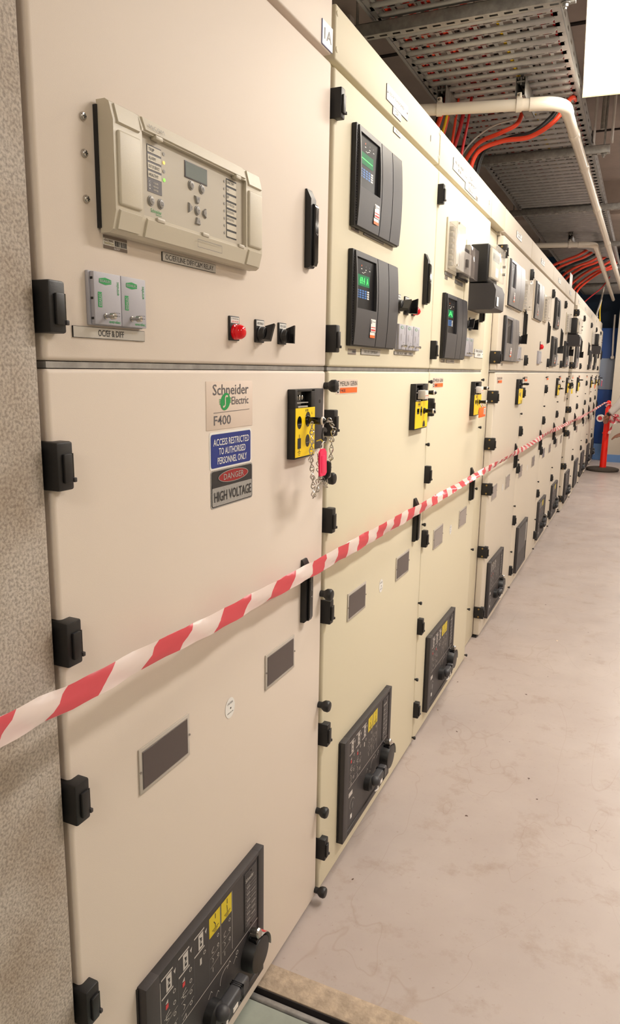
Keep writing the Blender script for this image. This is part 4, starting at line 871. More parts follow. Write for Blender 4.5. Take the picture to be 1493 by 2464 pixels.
for key, yl_, lb, kd, yw in (('C1', .126, 'dark operating panel at the foot of the nearest cubicle, largest in view', 'full', True), ('C2', .124, 'dark operating panel with yellow labels at the foot of the second cubicle', 'full', True), ('C3', .124, 'dark operating panel with yellow labels at the foot of the third cubicle', 'full', True),
                         ('C4', .110, 'operating panel without yellow labels at the foot of the fourth cubicle', 'full', False), ('C5', .185, 'blank dark panel without lever at the foot of the fifth cubicle', 'blank', False), ('C6', .10, 'operating panel with yellow labels at the foot of the sixth cubicle', 'full', True),
                         ('C7', .10, 'operating panel at the foot of the seventh cubicle, before the second step', 'full', True), ('C8', .10, 'operating panel at the foot of the eighth cubicle', 'full', False), ('C9', .42, 'second blank panel without lever, at the foot of the ninth cubicle', 'blank', False),
                         ('C10', .20, 'operating panel at the foot of the tenth cubicle', 'full', False), ('C11', .28, 'operating panel at the foot of the last but one cubicle', 'full', False), ('C12', .22, 'farthest operating panel, at the end of the row', 'full', False)):
    mech(lb, (CUB[key][5], CUB[key][4] + yl_, .076), kd, yw)

# ================================================================ OVERHEAD
TX0, TX1, TZ = -0.325, 0.295, 2.615
def tray_section(ya, yb, label):
    t = thing('cable_tray', label, 'cable tray', (0, ya, TZ), 'galvanised cable tray sections over the cubicles')
    L = yb - ya; P_ = .0815; n = int(L / P_); P_ = L / n
    g = G(); br = G()
    x0, x1 = TX0 + .012, TX1 - .012
    for i in range(n):
        y = i * P_
        # raised rib with rounded underside and rounded ends
        prof = [(.0, .001), (.002, -.004), (.007, -.009), (.012, -.0112), (.019, -.0112), (.024, -.009), (.029, -.004), (.031, .001), (.031, .003), (.0, .003)]
        m_ = len(prof); vs = []; fs = []
        for xx, sc in ((x0 + .016, 0.15), (x0 + .024, .8), (x0 + .034, 1), (x1 - .034, 1), (x1 - .024, .8), (x1 - .016, .15)):
            for (py, pz) in prof: vs.append((xx, y + .0155 + (py - .0155) * (0.55 + .45 * sc), pz if pz > 0 else pz * sc))
        for j in range(5):
            for k in range(m_): fs.append((j * m_ + k, j * m_ + (k + 1) % m_, (j + 1) * m_ + (k + 1) % m_, (j + 1) * m_ + k))
        fs += [tuple(range(m_)), tuple(range(5 * m_, 6 * m_))[::-1]]
        g.add(vs, fs, 'tray_metal')
        # slotted zone: continuous web plus bridges
        g.box(x0, x1, y + .0530, y + .0590, 0, .0015, 'tray_metal')
        k = 0; xx = x0 + .006
        while xx < x1 - .01:
            g.box(xx, xx + .014, y + .030, y + .0532, 0, .0015, 'tray_metal'); g.box(xx + .02, xx + .034, y + .0588, y + P_ + .001, 0, .0015, 'tray_metal'); xx += .046
    g.box(x0 - .014, x0 + .018, 0, L, 0, .002, 'tray_metal'); g.box(x1 - .018, x1 + .014, 0, L, 0, .002, 'tray_metal')
    g.build('tray_floor', t)
    for xs, s_ in ((TX0, 1), (TX1, -1)):
        g = G(); g.box(xs, xs + .0015 * s_, 0, L, -.004, .062, 'tray_metal'); g.box(xs, xs + .012 * s_, 0, L, .060, .062, 'tray_metal'); g.box(xs, xs + .010 * s_, 0, L, -.005, -.002, 'tray_metal')
        for i in range(int(L / .12)): g.box(xs - .0004 * s_, xs, i * .12 + .03, i * .12 + .065, .024, .034, 'black_gloss')
        g.build('side_rail', t)
SP = [2.30, 4.47, 5.95, 7.60, 9.2, 11.0, 12.6]
for i, lb in enumerate(('nearest galvanised tray section, its slots showing orange cables', 'second tray section, empty looking, behind the first pipe run', 'third tray section, brightly lit by the hidden lamps', 'fourth tray section, above the orange cable loops', 'fifth tray section far down the row', 'farthest galvanised tray section before the end wall')):
    tray_section(SP[i] + .0, SP[i + 1] - .004, lb)
# struts carrying the trays
def strut(label, x0, x1, y, z, rods=True):
    t = thing('strut_channel', label, 'strut channel', (0, y, z), 'strut channels under the trays')
    g = G(); h = .041
    g.box(x0, x1, -.0205, -.0185, 0, h, 'galvanised', .0006); g.box(x0, x1, .0185, .0205, 0, h, 'galvanised', .0006); g.box(x0, x1, -.0205, -.012, h - .002, h, 'galvanised'); g.box(x0, x1, .012, .0205, h - .002, h, 'galvanised')
    g.box(x0, x1, -.020, -.0065, 0, .0022, 'galvanised'); g.box(x0, x1, .0065, .020, 0, .0022, 'galvanised')
    xx = x0
    while xx < x1: g.box(xx, min(x1, xx + .020), -.0066, .0066, 0, .0022, 'galvanised'); xx += .048
    g.build('channel', t)
    if rods:
        for xr in (x0 + .03, x1 - .03):
            r_ = G(); r_.cyl((xr, 0, -.02), (xr, 0, 3.3 - z), .005, 'galvanised', 10); r_.build('threaded_rod', t)
            r_ = G(); r_.cyl((xr, 0, -.002), (xr, 0, -.004), .015, 'galvanised', 18); r_.lathe((xr, 0, -.004), (0, 0, -1), [(0, .010), (.009, .010), (.010, .007)], 'galvanised', 6); r_.build('nut', t)
    return t
strut('nearest strut channel, crossing the top of the picture under the tray', -.41, .36, 2.66, 2.555)
strut('strut channel crossing behind the orange cable loop of the second cubicle', -.44, .39, 4.45, 2.560)
strut('strut channel crossing at the start of the brightly lit tray section', -.38, .55, 5.93, 2.560)
strut('strut channel just above the second pipe run', -.40, .55, 7.57, 2.560)
strut('fifth strut channel, far down the row', -.40, .50, 9.2, 2.560)
strut('farthest strut channel, before the blue end wall', -.40, .50, 11.0, 2.560)
for i, (x, y) in enumerate(((-.245, 3.33), (.085, 3.36), (-.03, 7.0))):
    t = thing('strut_bracket', ('short strut bracket holding the first pipe run nearer the cubicle', 'short strut bracket holding the first pipe run at its middle', 'short strut bracket above the second pipe run')[i], 'bracket', (x, y, 2.535), 'short strut brackets above the pipes')
    h = .075
    g = G(); g.box(-.0205, -.0180, 0, .30, 0, h, 'galvanised', .0005); g.box(.0180, .0205, 0, .30, 0, h, 'galvanised', .0005); g.box(-.0205, .0205, 0, .30, .0, .0025, 'galvanised')
    g.box(-.0205, -.010, 0, .30, h - .002, h, 'galvanised'); g.box(.010, .0205, 0, .30, h - .002, h, 'galvanised'); g.box(-.012, -.010, 0, .30, h - .012, h, 'galvanised'); g.box(.010, .012, 0, .30, h - .012, h, 'galvanised'); g.build('channel', t)
    G().cyl((0, .01, h - .03), (0, .01, h), .004, 'galvanised', 8).box(-.016, .016, .002, .02, h - .022, h - .016, 'galvanised').build('channel_nut', t)
# white pipes
def bend(p0, c, p1, n=10):
    p0, c, p1 = Vector(p0), Vector(c), Vector(p1); return [(p0 * (1 - t) ** 2 + c * 2 * t * (1 - t) + p1 * t * t) for t in [i / n for i in range(n + 1)]]
def pipe(label, pre, corner, post, r_, cpl, clamps, group='white plastic pipes under the trays'):
    t = thing('conduit_pipe', label, 'pipe', (0, 0, 0), group); c = Vector(corner); a = Vector(pre); b_ = Vector(post)
    da = (a - c).normalized(); db = (b_ - c).normalized(); R_ = .095
    bn = bend(c + da * R_, c, c + db * R_, 12)
    G().tube([a, c + da * R_ * .9], r_, 'pipe', 24).build('pipe_run', t)
    G().tube([c + da * (R_ + .045), c + da * R_] + bn[1:-1] + [c + db * R_, c + db * (R_ + .045)], r_ * 1.13, 'pipe', 24).build('elbow', t)
    G().tube([c + db * R_ * .9, b_], r_, 'pipe', 24).build('pipe_run', t)
    for d in cpl: G().tube([c + db * d, c + db * (d + .01), c + db * (d + .07), c + db * (d + .08)], [r_ * 1.02, r_ * 1.13, r_ * 1.13, r_ * 1.02], 'pipe', 24).build('coupler', t)
    for xx in clamps:
        p = c + da * xx; g = G(); g.tube([p - da * .012, p + da * .012], r_ * 1.18, 'pipe', 24); g.box(p.x - .009, p.x + .009, p.y - .012, p.y + .004, p.z, p.z + r_ + .022, 'pipe', .002); g.lathe((p.x, p.y - .012, p.z + r_ + .012), (0, -1, 0), [(0, .006), (.003, .005), (.004, .002)], 'steel', 12); g.build('pipe_clip', t)
pipe('white pipe crossing from the second cubicle and bending away along the aisle', (-.62, 3.20, 2.500), (.262, 3.40, 2.500), (.30, 12.4, 2.500), .0235, (.42, 1.02, 2.15, 3.6, 5.2), (.182, .512))
pipe('second white pipe bending away farther down, above the fifth cubicle', (-.75, 6.85, 2.500), (.175, 7.04, 2.500), (.14, 12.3, 2.500), .0225, (.5, 1.6, 3.0), (.21,))
# cables lying in the tray
random.seed(11)
lanes = [(-.27, 'cable_orange'), (-.255, 'cable_red'), (-.20, 'cable_orange'), (-.185, 'cable_orange'), (-.135, 'cable_red'), (-.12, 'cable_orange'), (-.105, 'cable_orange'), (-.075, 'cable_black'), (-.03, 'cable_red'), (-.012, 'cable_orange'), (.02, 'cable_black'), (.075, 'cable_yellow'), (.13, 'cable_black'), (.22, 'cable_red'), (.262, 'cable_red'), (-.235, 'cable_black'), (-.155, 'cable_black'), (.17, 'cable_black')]
names = {'cable_orange': 'orange', 'cable_red': 'red', 'cable_black': 'black', 'cable_yellow': 'yellow'}
cnt = {}
for x, m_ in lanes:
    pts = [(x + random.uniform(-.008, .008), y, TZ + .0115 + random.uniform(0, .004)) for y in [2.31 + i * .35 for i in range(16 if m_ != 'cable_orange' else 7)]]
    o = G().tube(pts, .0085, m_, 8).build('tray_cable'); tag(o, '%s cable lying in the slotted tray, seen through its slots' % names[m_], 'cable', '%s cables lying in the tray' % names[m_])
def cable(label, pts, r_, m_, grp=None):
    P_ = [Vector(p) for p in pts]; out = []
    for i in range(len(P_) - 1):
        p0 = P_[max(i - 1, 0)]; p1 = P_[i]; p2 = P_[i + 1]; p3 = P_[min(i + 2, len(P_) - 1)]
        for k in range(8):
            t = k / 8; out.append(.5 * ((2 * p1) + (p2 - p0) * t + (2 * p0 - 5 * p1 + 4 * p2 - p3) * t * t + (3 * p1 - p0 - 3 * p2 + p3) * t ** 3))
    out.append(P_[-1]); o = G().tube(out, r_, m_, 10).build('power_cable'); return tag(o, label, 'cable', grp)
B1 = 'cables dropping from the tray into the second and third cubicles'
cable('thick orange cable looping from tray to cubicle top, lowest of the first loop', [(-.17, 3.62, 2.166), (-.165, 3.60, 2.30), (-.13, 3.60, 2.40), (-.02, 3.60, 2.435), (.10, 3.60, 2.44), (.20, 3.62, 2.50), (.26, 3.66, 2.60), (.27, 3.9, 2.64)], .010, 'cable_orange', B1)
cable('thick black cable running against the lowest orange loop', [(-.15, 3.66, 2.166), (-.145, 3.64, 2.28), (-.11, 3.64, 2.41), (0, 3.64, 2.455), (.10, 3.66, 2.475), (.18, 3.68, 2.54), (.22, 3.7, 2.62)], .010, 'cable_black', B1)
cable('orange cable of the upper inner loop behind the thin red drops', [(-.25, 3.66, 2.166), (-.22, 3.66, 2.34), (-.15, 3.66, 2.45), (-.04, 3.66, 2.49), (.03, 3.68, 2.53), (.05, 3.7, 2.62)], .010, 'cable_orange', B1)
cable('thin red cable dropping straight down, right one of two', [(-.19, 3.50, 2.166), (-.185, 3.50, 2.35), (-.165, 3.52, 2.52), (-.16, 3.54, 2.63)], .006, 'cable_red', B1)
cable('thin orange red cable dropping straight down, left one of two', [(-.235, 3.50, 2.166), (-.235, 3.50, 2.35), (-.225, 3.52, 2.52), (-.22, 3.54, 2.63)], .006, 'cable_orange', B1)
cable('orange cable slanting into the second cubicle, outermost left', [(-.37, 3.42, 2.166), (-.33, 3.42, 2.34), (-.28, 3.44, 2.50), (-.25, 3.46, 2.62)], .011, 'cable_orange', B1)
cable('second orange cable slanting into the second cubicle beside the yellow one', [(-.34, 3.50, 2.166), (-.31, 3.50, 2.36), (-.27, 3.50, 2.48), (-.24, 3.5, 2.62)], .010, 'cable_orange', B1)
cable('thin yellow cable slanting down beside the orange ones', [(-.31, 3.44, 2.166), (-.285, 3.44, 2.36), (-.255, 3.46, 2.50), (-.24, 3.48, 2.62)], .006, 'cable_yellow', B1)
cable('black cable between the two slanting orange ones', [(-.35, 3.46, 2.166), (-.315, 3.46, 2.38), (-.28, 3.47, 2.62)], .008, 'cable_black', B1)
cable('dark red cable dropping behind the thin yellow one', [(-.28, 3.60, 2.166), (-.26, 3.60, 2.36), (-.22, 3.6, 2.52), (-.20, 3.6, 2.63)], .009, 'cable_red', B1)
cable('thin white cable curving among the orange ones', [(-.26, 3.7, 2.166), (-.24, 3.7, 2.40), (-.12, 3.72, 2.53), (.06, 3.72, 2.57), (.16, 3.72, 2.63)], .004, 'cable_white', B1)
B2 = 'cable loops above the sixth and seventh cubicles'
random.seed(3)
for i in range(9):
    m_ = 'cable_black' if i in (2, 5) else 'cable_orange'; x0 = -.26 + .035 * i; y0_ = 7.9 + .13 * i + random.uniform(-.05, .05)
    o = cable('%s cable arching from the tray down to the sixth and seventh cubicles' % names[m_], [(x0 - .13, y0_, 2.166), (x0 - .12, y0_, 2.30), (x0 - .03, y0_, 2.43 - .004 * i), (x0 + .10, y0_ + .05, 2.50), (x0 + .22, y0_ + .1, 2.55), (min(x0 + .32, .28), y0_ + .2, 2.63)], .013, m_, B2 + ', ' + names[m_])
cable('dark red cable slanting down past the blue end wall', [(-.14, 9.6, 2.166), (-.02, 9.7, 2.30), (.10, 9.8, 2.42), (.18, 9.9, 2.56)], .007, 'cable_red')
cable('white cable dropping onto the last cubicles', [(.0, 11.2, 2.166), (-.01, 11.2, 2.22), (.03, 11.2, 2.40), (.05, 11.2, 2.60)], .012, 'cable_white'); cable('yellow cable dropping onto the last cubicles beside the white one', [(.035, 11.3, 2.12), (.02, 11.3, 2.28), (.03, 11.3, 2.42), (.05, 11.3, 2.60)], .009, 'cable_yellow')
o = G().box(0, .003, -.12, .12, 0, .125, 'white_label', .0005).build('paper_card'); o.location = (-.02, 7.25, 2.16); tag(o, 'white card standing on top of the seventh cubicle', 'card')
# dark plant and duct behind and over the cubicles
t = thing('cable_rack', 'dim vertical rack with pipes behind the cubicles, under the ceiling', 'rack', (-1.0, 4.0, 2.17)); G().box(-.05, .05, 0, .06, 0, 1.1, 'duct_grey').build('upright', t); G().box(-.05, .05, 2.2, 2.26, 0, 1.1, 'duct_grey').build('upright', t); G().box(-.04, .04, 0, 2.3, .45, .50, 'duct_grey').build('cross_rail', t); G().cyl((.06, -.8, .35), (.06, 3.2, .35), .03, 'duct_grey', 14).build('pipe', t)
t = thing('ceiling_bracket', 'grey ceiling bracket with slotted plate hanging right of the trays', 'bracket', (.30, 4.42, 2.62)); G().box(0, .006, .0, .10, 0, .68, 'duct_grey', .001).build('plate', t); G().box(.09, .10, .0, .08, 0, .68, 'duct_grey', .001).build('plate', t); G().tube([(.045, .02, .06), (.045, .02, .18), (.05, .02, .34)], .012, 'galvanised', 8).build('stay', t)
t = thing('ceiling_duct', 'grey duct box hanging from the ceiling beside the lit lamp', 'duct', (.42, 5.2, 2.86)); G().box(0, .45, 0, .9, 0, .44, 'duct_grey', .004).build('duct_body', t); G().box(-.004, .454, .02, .05, -.006, .445, 'galvanised', .002).build('flange', t)
t = thing('hanging_sign', 'small white hanging sign with orange patch near the far trays', 'sign', (.40, 7.9, 2.50)); G().box(0, .30, 0, .02, 0, .09, 'white_plastic', .003).build('sign_body', t); g = G(); g.add([(.12, -.001, .02), (.20, -.001, .02), (.20, -.001, .07), (.12, -.001, .07)], [(0, 1, 2, 3)], 'orange'); g.add([(.03, -.001, .02), (.05, -.001, .02), (.05, -.001, .07), (.03, -.001, .07)], [(0, 1, 2, 3)], 'print_dark'); g.build('sign_print', t); G().cyl((.05, .01, .09), (.05, .01, .8), .004, 'galvanised', 8).build('hanger', t); G().cyl((.25, .01, .09), (.25, .01, .8), .004, 'galvanised', 8).build('hanger', t)
# luminaires; the farther aisle row and right-wall pair are added, unseen, for their light
for i, (x, y, z, sx, sy, e) in enumerate(TUBES):
    t = thing('ceiling_luminaire', ('glowing prismatic luminaire at the top right corner' if i == 0 else ('', 'plain luminaire over the aisle, level with the second cubicle', 'added unseen luminaire over the aisle, level with the extra wide fifth cubicle', 'added unseen luminaire over the aisle, level with the eighth cubicle', 'added unseen luminaire over the aisle, above the orange post', 'plain luminaire over the aisle behind the viewer', 'added unseen fill luminaire near the right wall, level with the nearest cubicle', 'added unseen fill luminaire near the right wall, level with the fourth cubicle')[i]), 'ceiling light', (x, y, z), None)
    if i == 0: t.rotation_euler = (0, 0, math.radians(5.0))
    a, b_ = sx / 2 + .015, sy / 2 + .02
    G().box(-a, a, -b_, b_, -.02, .05, 'white_plastic', .006).build('housing', t)
    g = G(); g.box(-a + .004, a - .004, -b_ + .004, b_ - .004, -.065, -.018, 'diffuser', .004)
    g.build('diffuser', t)
    g = G(); n = 60
    for k in range(n): xx = -a + .006 + (2 * a - .012) * k / n; g.prism([(xx, -.0655), (xx + .001, -.068), (xx + .002, -.0655)], -b_ + .01, b_ - .01, 'diffuser')
    g.box(-a + .002, a - .002, b_ - .018, b_ - .002, -.0695, -.018, 'lum_edge'); g.build('lens_rib', t)
    for yy in (-b_ * .7, b_ * .7): G().cyl((0, yy, .05), (0, yy, 3.3 - z), .006, 'galvanised', 8).build('suspension_rod', t)

# ================================================================ BARRIER TAPE, BOLLARD, PERSON
TP = [(0.19, 0.30, 1.083, .015), (0.15, 0.419, 1.061, 0.0143), (0.13, 0.464, 1.047, 0.0140), (0.105, 0.545, 1.029, 0.0140), (0.095, 0.593, 1.019, 0.0140), (0.08, 0.678, 1.007, 0.0140), (0.07, 0.772, 0.999, 0.014), (0.06, 0.87, 0.989, 0.0143), (0.055, 0.954, 0.98, 0.0147), (0.045, 1.112, 0.972, 0.014), (0.035, 1.348, 0.960, 0.015), (0.034, 1.51, 0.957, 0.0154), (0.034, 1.765, 0.954, 0.0163), (0.034, 2.057, 0.951, 0.0172), (0.034, 2.335, 0.947, 0.0148), (0.034, 2.557, 0.947, 0.0144), (0.034, 2.82, 0.945, 0.0139), (0.034, 3.133, 0.944, 0.0134), (0.036, 3.738, 0.941, 0.0134), (0.036, 4.273, 0.937, 0.0152), (0.036, 5.176, 0.933, 0.0151), (0.03, 6.132, 0.930, 0.0183), (0.05, 7.487, 0.914, 0.0172), (0.075, 8.936, 0.907, 0.0153), (0.09, 10.30, 0.900, 0.0149), (0.21, 11.22, 0.985, 0.012), (0.25, 11.238, 0.985, 0.012)]
def ribbon(name, label, pts, twist, layers, seed):
    random.seed(seed); V = []; F = []; UV = []; P_ = []
    for (a, b_) in zip(pts, pts[1:]):
        n = max(2, int((Vector(b_[:3]) - Vector(a[:3])).length / .02))
        for k in range(n): t = k / n; P_.append([a[i] + (b_[i] - a[i]) * t for i in range(4)])
    P_.append(list(pts[-1])); s_ = 0; prev = None; rows = 5
    for lay in range(layers):
        base = len(V); s_ = 0.0; prev = None
        for x, y, z, hw in P_:
            p = Vector((x, y, z))
            if prev is not None: s_ += (p - prev).length
            prev = p; an = twist(y) + .12 * math.sin(y * 17 + lay)
            hw2 = hw * (1.0 if lay == 0 else .93)
            for j in range(rows):
                v_ = (j / (rows - 1) * 2 - 1)
                wr = .0014 * math.sin(y * 31 + j * 1.7 + lay * 2) + .0010 * math.sin(y * 67 + j * 2.9)
                V.append((x + math.sin(an) * v_ * hw2 + wr - .0035 * lay + (.0025 * (1 - v_ * v_)), y, z + math.cos(an) * v_ * hw2 - .002 * lay))
                UV.append((s_ / .215 + max(0, y - 1.4) * 2.2 + .5 * lay * .25, (1 - v_) / 2 * (1 if lay == 0 else -1)))
        n = len(P_)
        for i in range(n - 1):
            for j in range(rows - 1): a = base + i * rows + j; F.append((a, a + rows, a + rows + 1, a + 1))
    me = bpy.data.meshes.new(name); me.from_pydata(V, [], F); me.materials.append(MAT['tape']); ul = me.uv_layers.new(name='UVMap')
    for lp in me.loops: ul.data[lp.index].uv = UV[lp.vertex_index]
    for p in me.polygons: p.use_smooth = True
    o = bpy.data.objects.new(name, me); COL.objects.link(o); return tag(o, label, 'barrier tape')
def tw(y):
    if y < 1.4: return -.35
    return -.35 + .9 * math.sin((y - 1.4) * 3.1) * min(1, (y - 1.4) / 2)
ribbon('barrier_tape', 'red and white striped barrier tape stretched along all the cubicles', TP, tw, 2, 5)
bo = thing('bollard', 'bright orange post with black rubber base at the end of the aisle', 'bollard', (.255, 11.28, 0))
G().lathe((0, 0, 0), (0, 0, 1), [(0, .215), (.015, .225), (.035, .222), (.045, .19), (.05, .06)], 'rubber', 40).build('base', bo)
G().lathe((-0.0, 0, .04), (0.0, 0, 1), [(0, .052), (.004, .047), (.02, .046), (.495, .042), (.497, .050), (.515, .050), (.517, .042), (.86, .037), (.87, .030), (.90, .024), (.915, .024)], 'bollard', 28).build('post', bo)
G().ball((0, 0, .985), .031, 'bollard', 20).build('knob', bo)
# tape tied round the neck, and the reel
g = G(); 
def tape_loose(name, label, paths, w_=.018, seed=2, parent=None):
    V = []; F = []; UV = []
    random.seed(seed)
    for pts in paths:
        base = len(V); s_ = random.random(); pv = None
        P_ = [Vector(p) for p in pts]; Q_ = []
        for i in range(len(P_) - 1):
            p0 = P_[max(i - 1, 0)]; p1 = P_[i]; p2 = P_[i + 1]; p3 = P_[min(i + 2, len(P_) - 1)]
            for k in range(6): t = k / 6; Q_.append(.5 * ((2 * p1) + (p2 - p0) * t + (2 * p0 - 5 * p1 + 4 * p2 - p3) * t * t + (3 * p1 - p0 - 3 * p2 + p3) * t ** 3))
        Q_.append(P_[-1]); ph = random.random() * 6
        for i, p in enumerate(Q_):
            tn = (Q_[min(i + 1, len(Q_) - 1)] - Q_[max(i - 1, 0)]).normalized(); a = tn.cross(Vector((.3, -.8, .5))).normalized(); b2 = tn.cross(a); an = ph + i * .15; d = a * math.cos(an) + b2 * math.sin(an)
            if pv is not None: s_ += (p - pv).length / .12
            pv = p; V += [p - d * w_, p, p + d * w_]; UV += [(s_, 0), (s_, .5), (s_, 1)]
        for i in range(len(Q_) - 1):
            for j in range(2): q = base + i * 3 + j; F.append((q, q + 3, q + 4, q + 1))
    me = bpy.data.meshes.new(name); me.from_pydata([tuple(v) for v in V], [], F); me.materials.append(MAT['tape']); ul = me.uv_layers.new(name='UVMap')
    for lp in me.loops: ul.data[lp.index].uv = UV[lp.vertex_index]
    for p in me.polygons: p.use_smooth = True
    o = bpy.data.objects.new(name, me); COL.objects.link(o)
    if label: tag(o, label, 'barrier tape')
    if parent: o.parent = parent
    return o
bx_, by_ = .255, 11.28
tape_loose('barrier_tape', 'loops of barrier tape tied round the neck of the orange post', [[(bx_ + .036 * math.cos(a), by_ + .036 * math.sin(a), .945 + .012 * math.sin(a * 1.3 + k)) for a in [i * .5 for i in range(14)]] for k in range(3)] + [[(bx_ + .03, by_ - .03, .94), (bx_ + .07, by_ - .05, .92), (bx_ + .065, by_ - .05, .86), (bx_ + .05, by_ - .04, .80)]], .011)
rl = thing('tape_reel', 'small roll of red and white tape held against the orange post', 'tape reel', (.165, 11.15, .765))
G().lathe((0, -.02, 0), (.25, 1, 0), [(0, .022), (.0, .052), (.045, .052), (.045, .022)], 'white_label', 28).build('roll', rl); G().lathe((-.002, -.023, 0), (.25, 1, 0), [(0, .018), (0, .030), (.001, .030), (.001, .018)], 'red_print', 24).build('core', rl)
paths = []
random.seed(9)
for k in range(9):
    c0 = Vector((.385, 11.09, .765)); paths.append([c0 + Vector((random.uniform(-.09, .09), random.uniform(-.05, .05), random.uniform(-.055, .06))) for i in range(6)])
paths.append([(.36, 11.1, .72), (.33, 11.1, .66), (.315, 11.1, .60), (.30, 11.1, .55)])
tape_loose('barrier_tape', 'crumpled bunch of red and white tape held in the hands of the worker', paths, .018, 4)

def skin_body(name, chains, material, parent=None, sub=2, root=0):
    # chains: lists of (point, radius); shared points are merged
    idx = {}; V = []; Rr = []; E_ = []
    for ch in chains:
        last = None
        for p, r_ in ch:
            k = tuple(round(c, 4) for c in p)
            if k not in idx: idx[k] = len(V); V.append(p); Rr.append(r_)
            if last is not None and last != idx[k]: E_.append((last, idx[k]))
            last = idx[k]
    me = bpy.data.meshes.new(name); me.from_pydata(V, E_, []); o = bpy.data.objects.new(name, me); COL.objects.link(o)
    md = o.modifiers.new('skin', 'SKIN'); md.use_smooth_shade = True
    if not me.skin_vertices: 
        lay = me.attributes  # created by the modifier
    sv = me.skin_vertices[0].data
    for i, r_ in enumerate(Rr): sv[i].radius = (r_, r_) if not isinstance(r_, tuple) else r_
    for i in range(len(V)): sv[i].use_root = (i == root)
    ms_ = o.modifiers.new('sub', 'SUBSURF'); ms_.levels = sub; ms_.render_levels = sub
    dg = bpy.context.evaluated_depsgraph_get(); dg.update(); m2 = bpy.data.meshes.new_from_object(o.evaluated_get(dg)); m2.name = name
    bpy.data.objects.remove(o); m2.materials.clear(); m2.materials.append(MAT[material])
    for p in m2.polygons: p.use_smooth = True
    o = bpy.data.objects.new(name, m2); COL.objects.link(o)
    if parent: o.parent = parent
    return o
pw = thing('person', 'worker in pale long sleeved shirt and navy trousers bending to the orange post', 'person', (.75, 11.2, 0))
X0, Y0_ = .75, 11.2
def W_p(x, y, z): return (x - X0, y - Y0_, z)
hip = W_p(.78, 11.25, .86); ch_ = W_p(.70, 11.2, 1.15); nk = W_p(.60, 11.12, 1.36); hd = W_p(.53, 11.02, 1.47)
rs, re_, rw = W_p(.52, 11.12, 1.28), W_p(.44, 11.05, 1.02), W_p(.275, 11.08, .83)
ls, le, lw = W_p(.72, 11.02, 1.26), W_p(.64, 10.98, .80), W_p(.47, 11.02, .56)
lh, lk, la, lt_ = W_p(.72, 11.15, .82), W_p(.535, 11.1, .47), W_p(.72, 11.15, .09), W_p(.60, 11.08, .05)
rh, rk, ra, rt_ = W_p(.84, 11.3, .82), W_p(.80, 11.25, .46), W_p(.90, 11.35, .09), W_p(.78, 11.28, .05)
def off(p, a, b_, c_): return (p[0] + a, p[1] + b_, p[2] + c_)
def fingers(wr, d, sidev, curl, s=1.0):
    d = Vector(d).normalized(); sd = Vector(sidev).normalized(); nb = d.cross(sd); wr = Vector(wr); palm = wr + d * .05 * s; out = [[(tuple(wr), .024 * s), (tuple(palm), (.030 * s))]]
    for i, (o_, L) in enumerate(((-.030, .068), (-.010, .078), (.011, .072), (.030, .056))):
        b0 = palm + sd * o_ * s + d * .028 * s; m1 = b0 + (d * .9 + nb * curl * .5).normalized() * L * .5 * s; m2_ = m1 + (d * .5 + nb * curl).normalized() * L * .5 * s
        out.append([(tuple(palm), .030 * s), (tuple(b0), .0105 * s), (tuple(m1), .0095 * s), (tuple(m2_), .008 * s)])
    t0 = wr + d * .022 * s - sd * .026 * s; t1 = t0 + (d - sd * .9).normalized() * .032 * s; t2 = t1 + (d * .9 - sd * .2 + nb * curl * .4).normalized() * .028 * s
    out.append([(tuple(wr), .024 * s), (tuple(t0), .014 * s), (tuple(t1), .0115 * s), (tuple(t2), .009 * s)])
    return out
chains = [[(hip, .12), (ch_, .13), (off(nk, .02, .01, -.06), .09), (nk, .052), (off(nk, -.02, -.03, .05), .055), (off(hd, .01, .01, .0), .085), (off(hd, -.02, -.03, .07), .088), (off(hd, -.02, -.03, .12), .06)],
          [(off(nk, .02, .01, -.06), .09), (rs, .060), (re_, .042), (rw, .026)], [(off(nk, .02, .01, -.06), .09), (ls, .060), (le, .042), (lw, .026)],
          [(hip, .12), (lh, .095), (lk, .062), (la, .036), (off(lt_, .05, .02, 0), .022)], [(hip, .12), (rh, .095), (rk, .062), (ra, .036), (off(rt_, .05, .02, 0), .022)]]
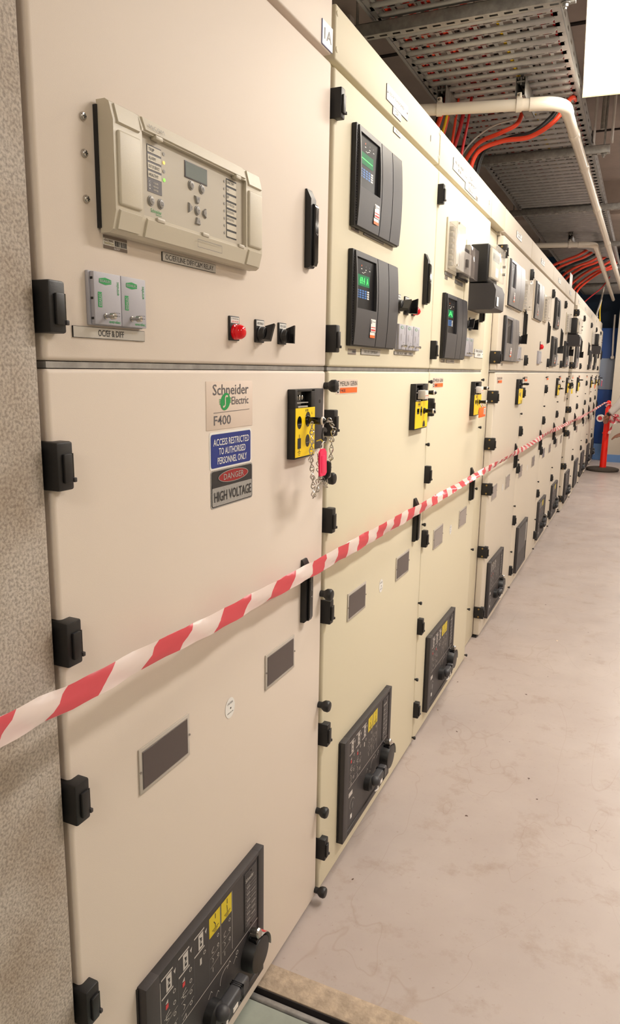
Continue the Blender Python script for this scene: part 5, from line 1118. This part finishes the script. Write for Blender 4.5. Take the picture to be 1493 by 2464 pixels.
chains += fingers(rw, (-.35, .3, -1), (.8, .5, -.1), .5) + fingers(lw, (-1, .2, -.45), (.1, .9, .3), .25)
skin_body('body', chains, 'skin', pw)
g = G(); hx, hy, hz = off(hd, -.02, -.03, .045)
g.ball((hx - .056, hy - .076, hz - .012), .014, 'skin', 12, (1, 1, 1.7)); g.build('nose', pw)
for a, b_ in ((-.080, -.045), (-.030, -.085)): G().ball((hx + a * .93, hy + b_ * .93, hz + .012), .009, 'white_plastic', 10).ball((hx + a * 1.01, hy + b_ * 1.01, hz + .012), .0045, 'print_dark', 8).build('eye', pw)
G().box(hx - .062, hx - .036, hy - .074, hy - .052, hz - .050, hz - .044, 'red_print', .0025).build('mouth', pw)
for a, b_ in ((-.04, .085), (.07, -.05)): G().ball((hx + a * .9, hy + b_ * .9, hz), .02, 'skin', 10, (.6, .6, 1.4)).build('ear', pw)
G().ball((hx + .022, hy + .025, hz + .035), .108, 'hair', 20, (1, 1, .98)).build('hair', pw)
skin_body('shirt', [[(off(hip, 0, 0, .02), .145), (ch_, .155), (off(nk, .02, .01, -.06), .11), (off(nk, 0, 0, -.01), .065)], [(off(nk, .02, .01, -.06), .11), (rs, .082), (re_, .066), (off(rw, .035, 0, .035), .052), (off(rw, .012, 0, .012), .046)], [(off(nk, .02, .01, -.06), .11), (ls, .082), (le, .064), (off(lw, .10, -.02, .14), .05)]], 'shirt', pw)
skin_body('trousers', [[(off(hip, 0, 0, .04), .150), (lh, .115), (lk, .085), (off(la, .0, 0, -.01), .066)], [(off(hip, 0, 0, .04), .150), (rh, .115), (rk, .085), (off(ra, 0, 0, -.01), .066)]], 'navy', pw)
for p, q in ((la, lt_), (ra, rt_)): G().box(q[0] - .07, p[0] + .05, p[1] - .05, p[1] + .045, 0, .10, 'black_plastic', .034, 4).build('shoe', pw)
wt = G(); v = Vector(rw); d = (Vector(rw) - Vector(re_)).normalized(); wt.tube([v - d * .016 + Vector((0, 0, 0)), v + d * .016], .031, 'black_gloss', 16); wt.build('wristwatch', pw)
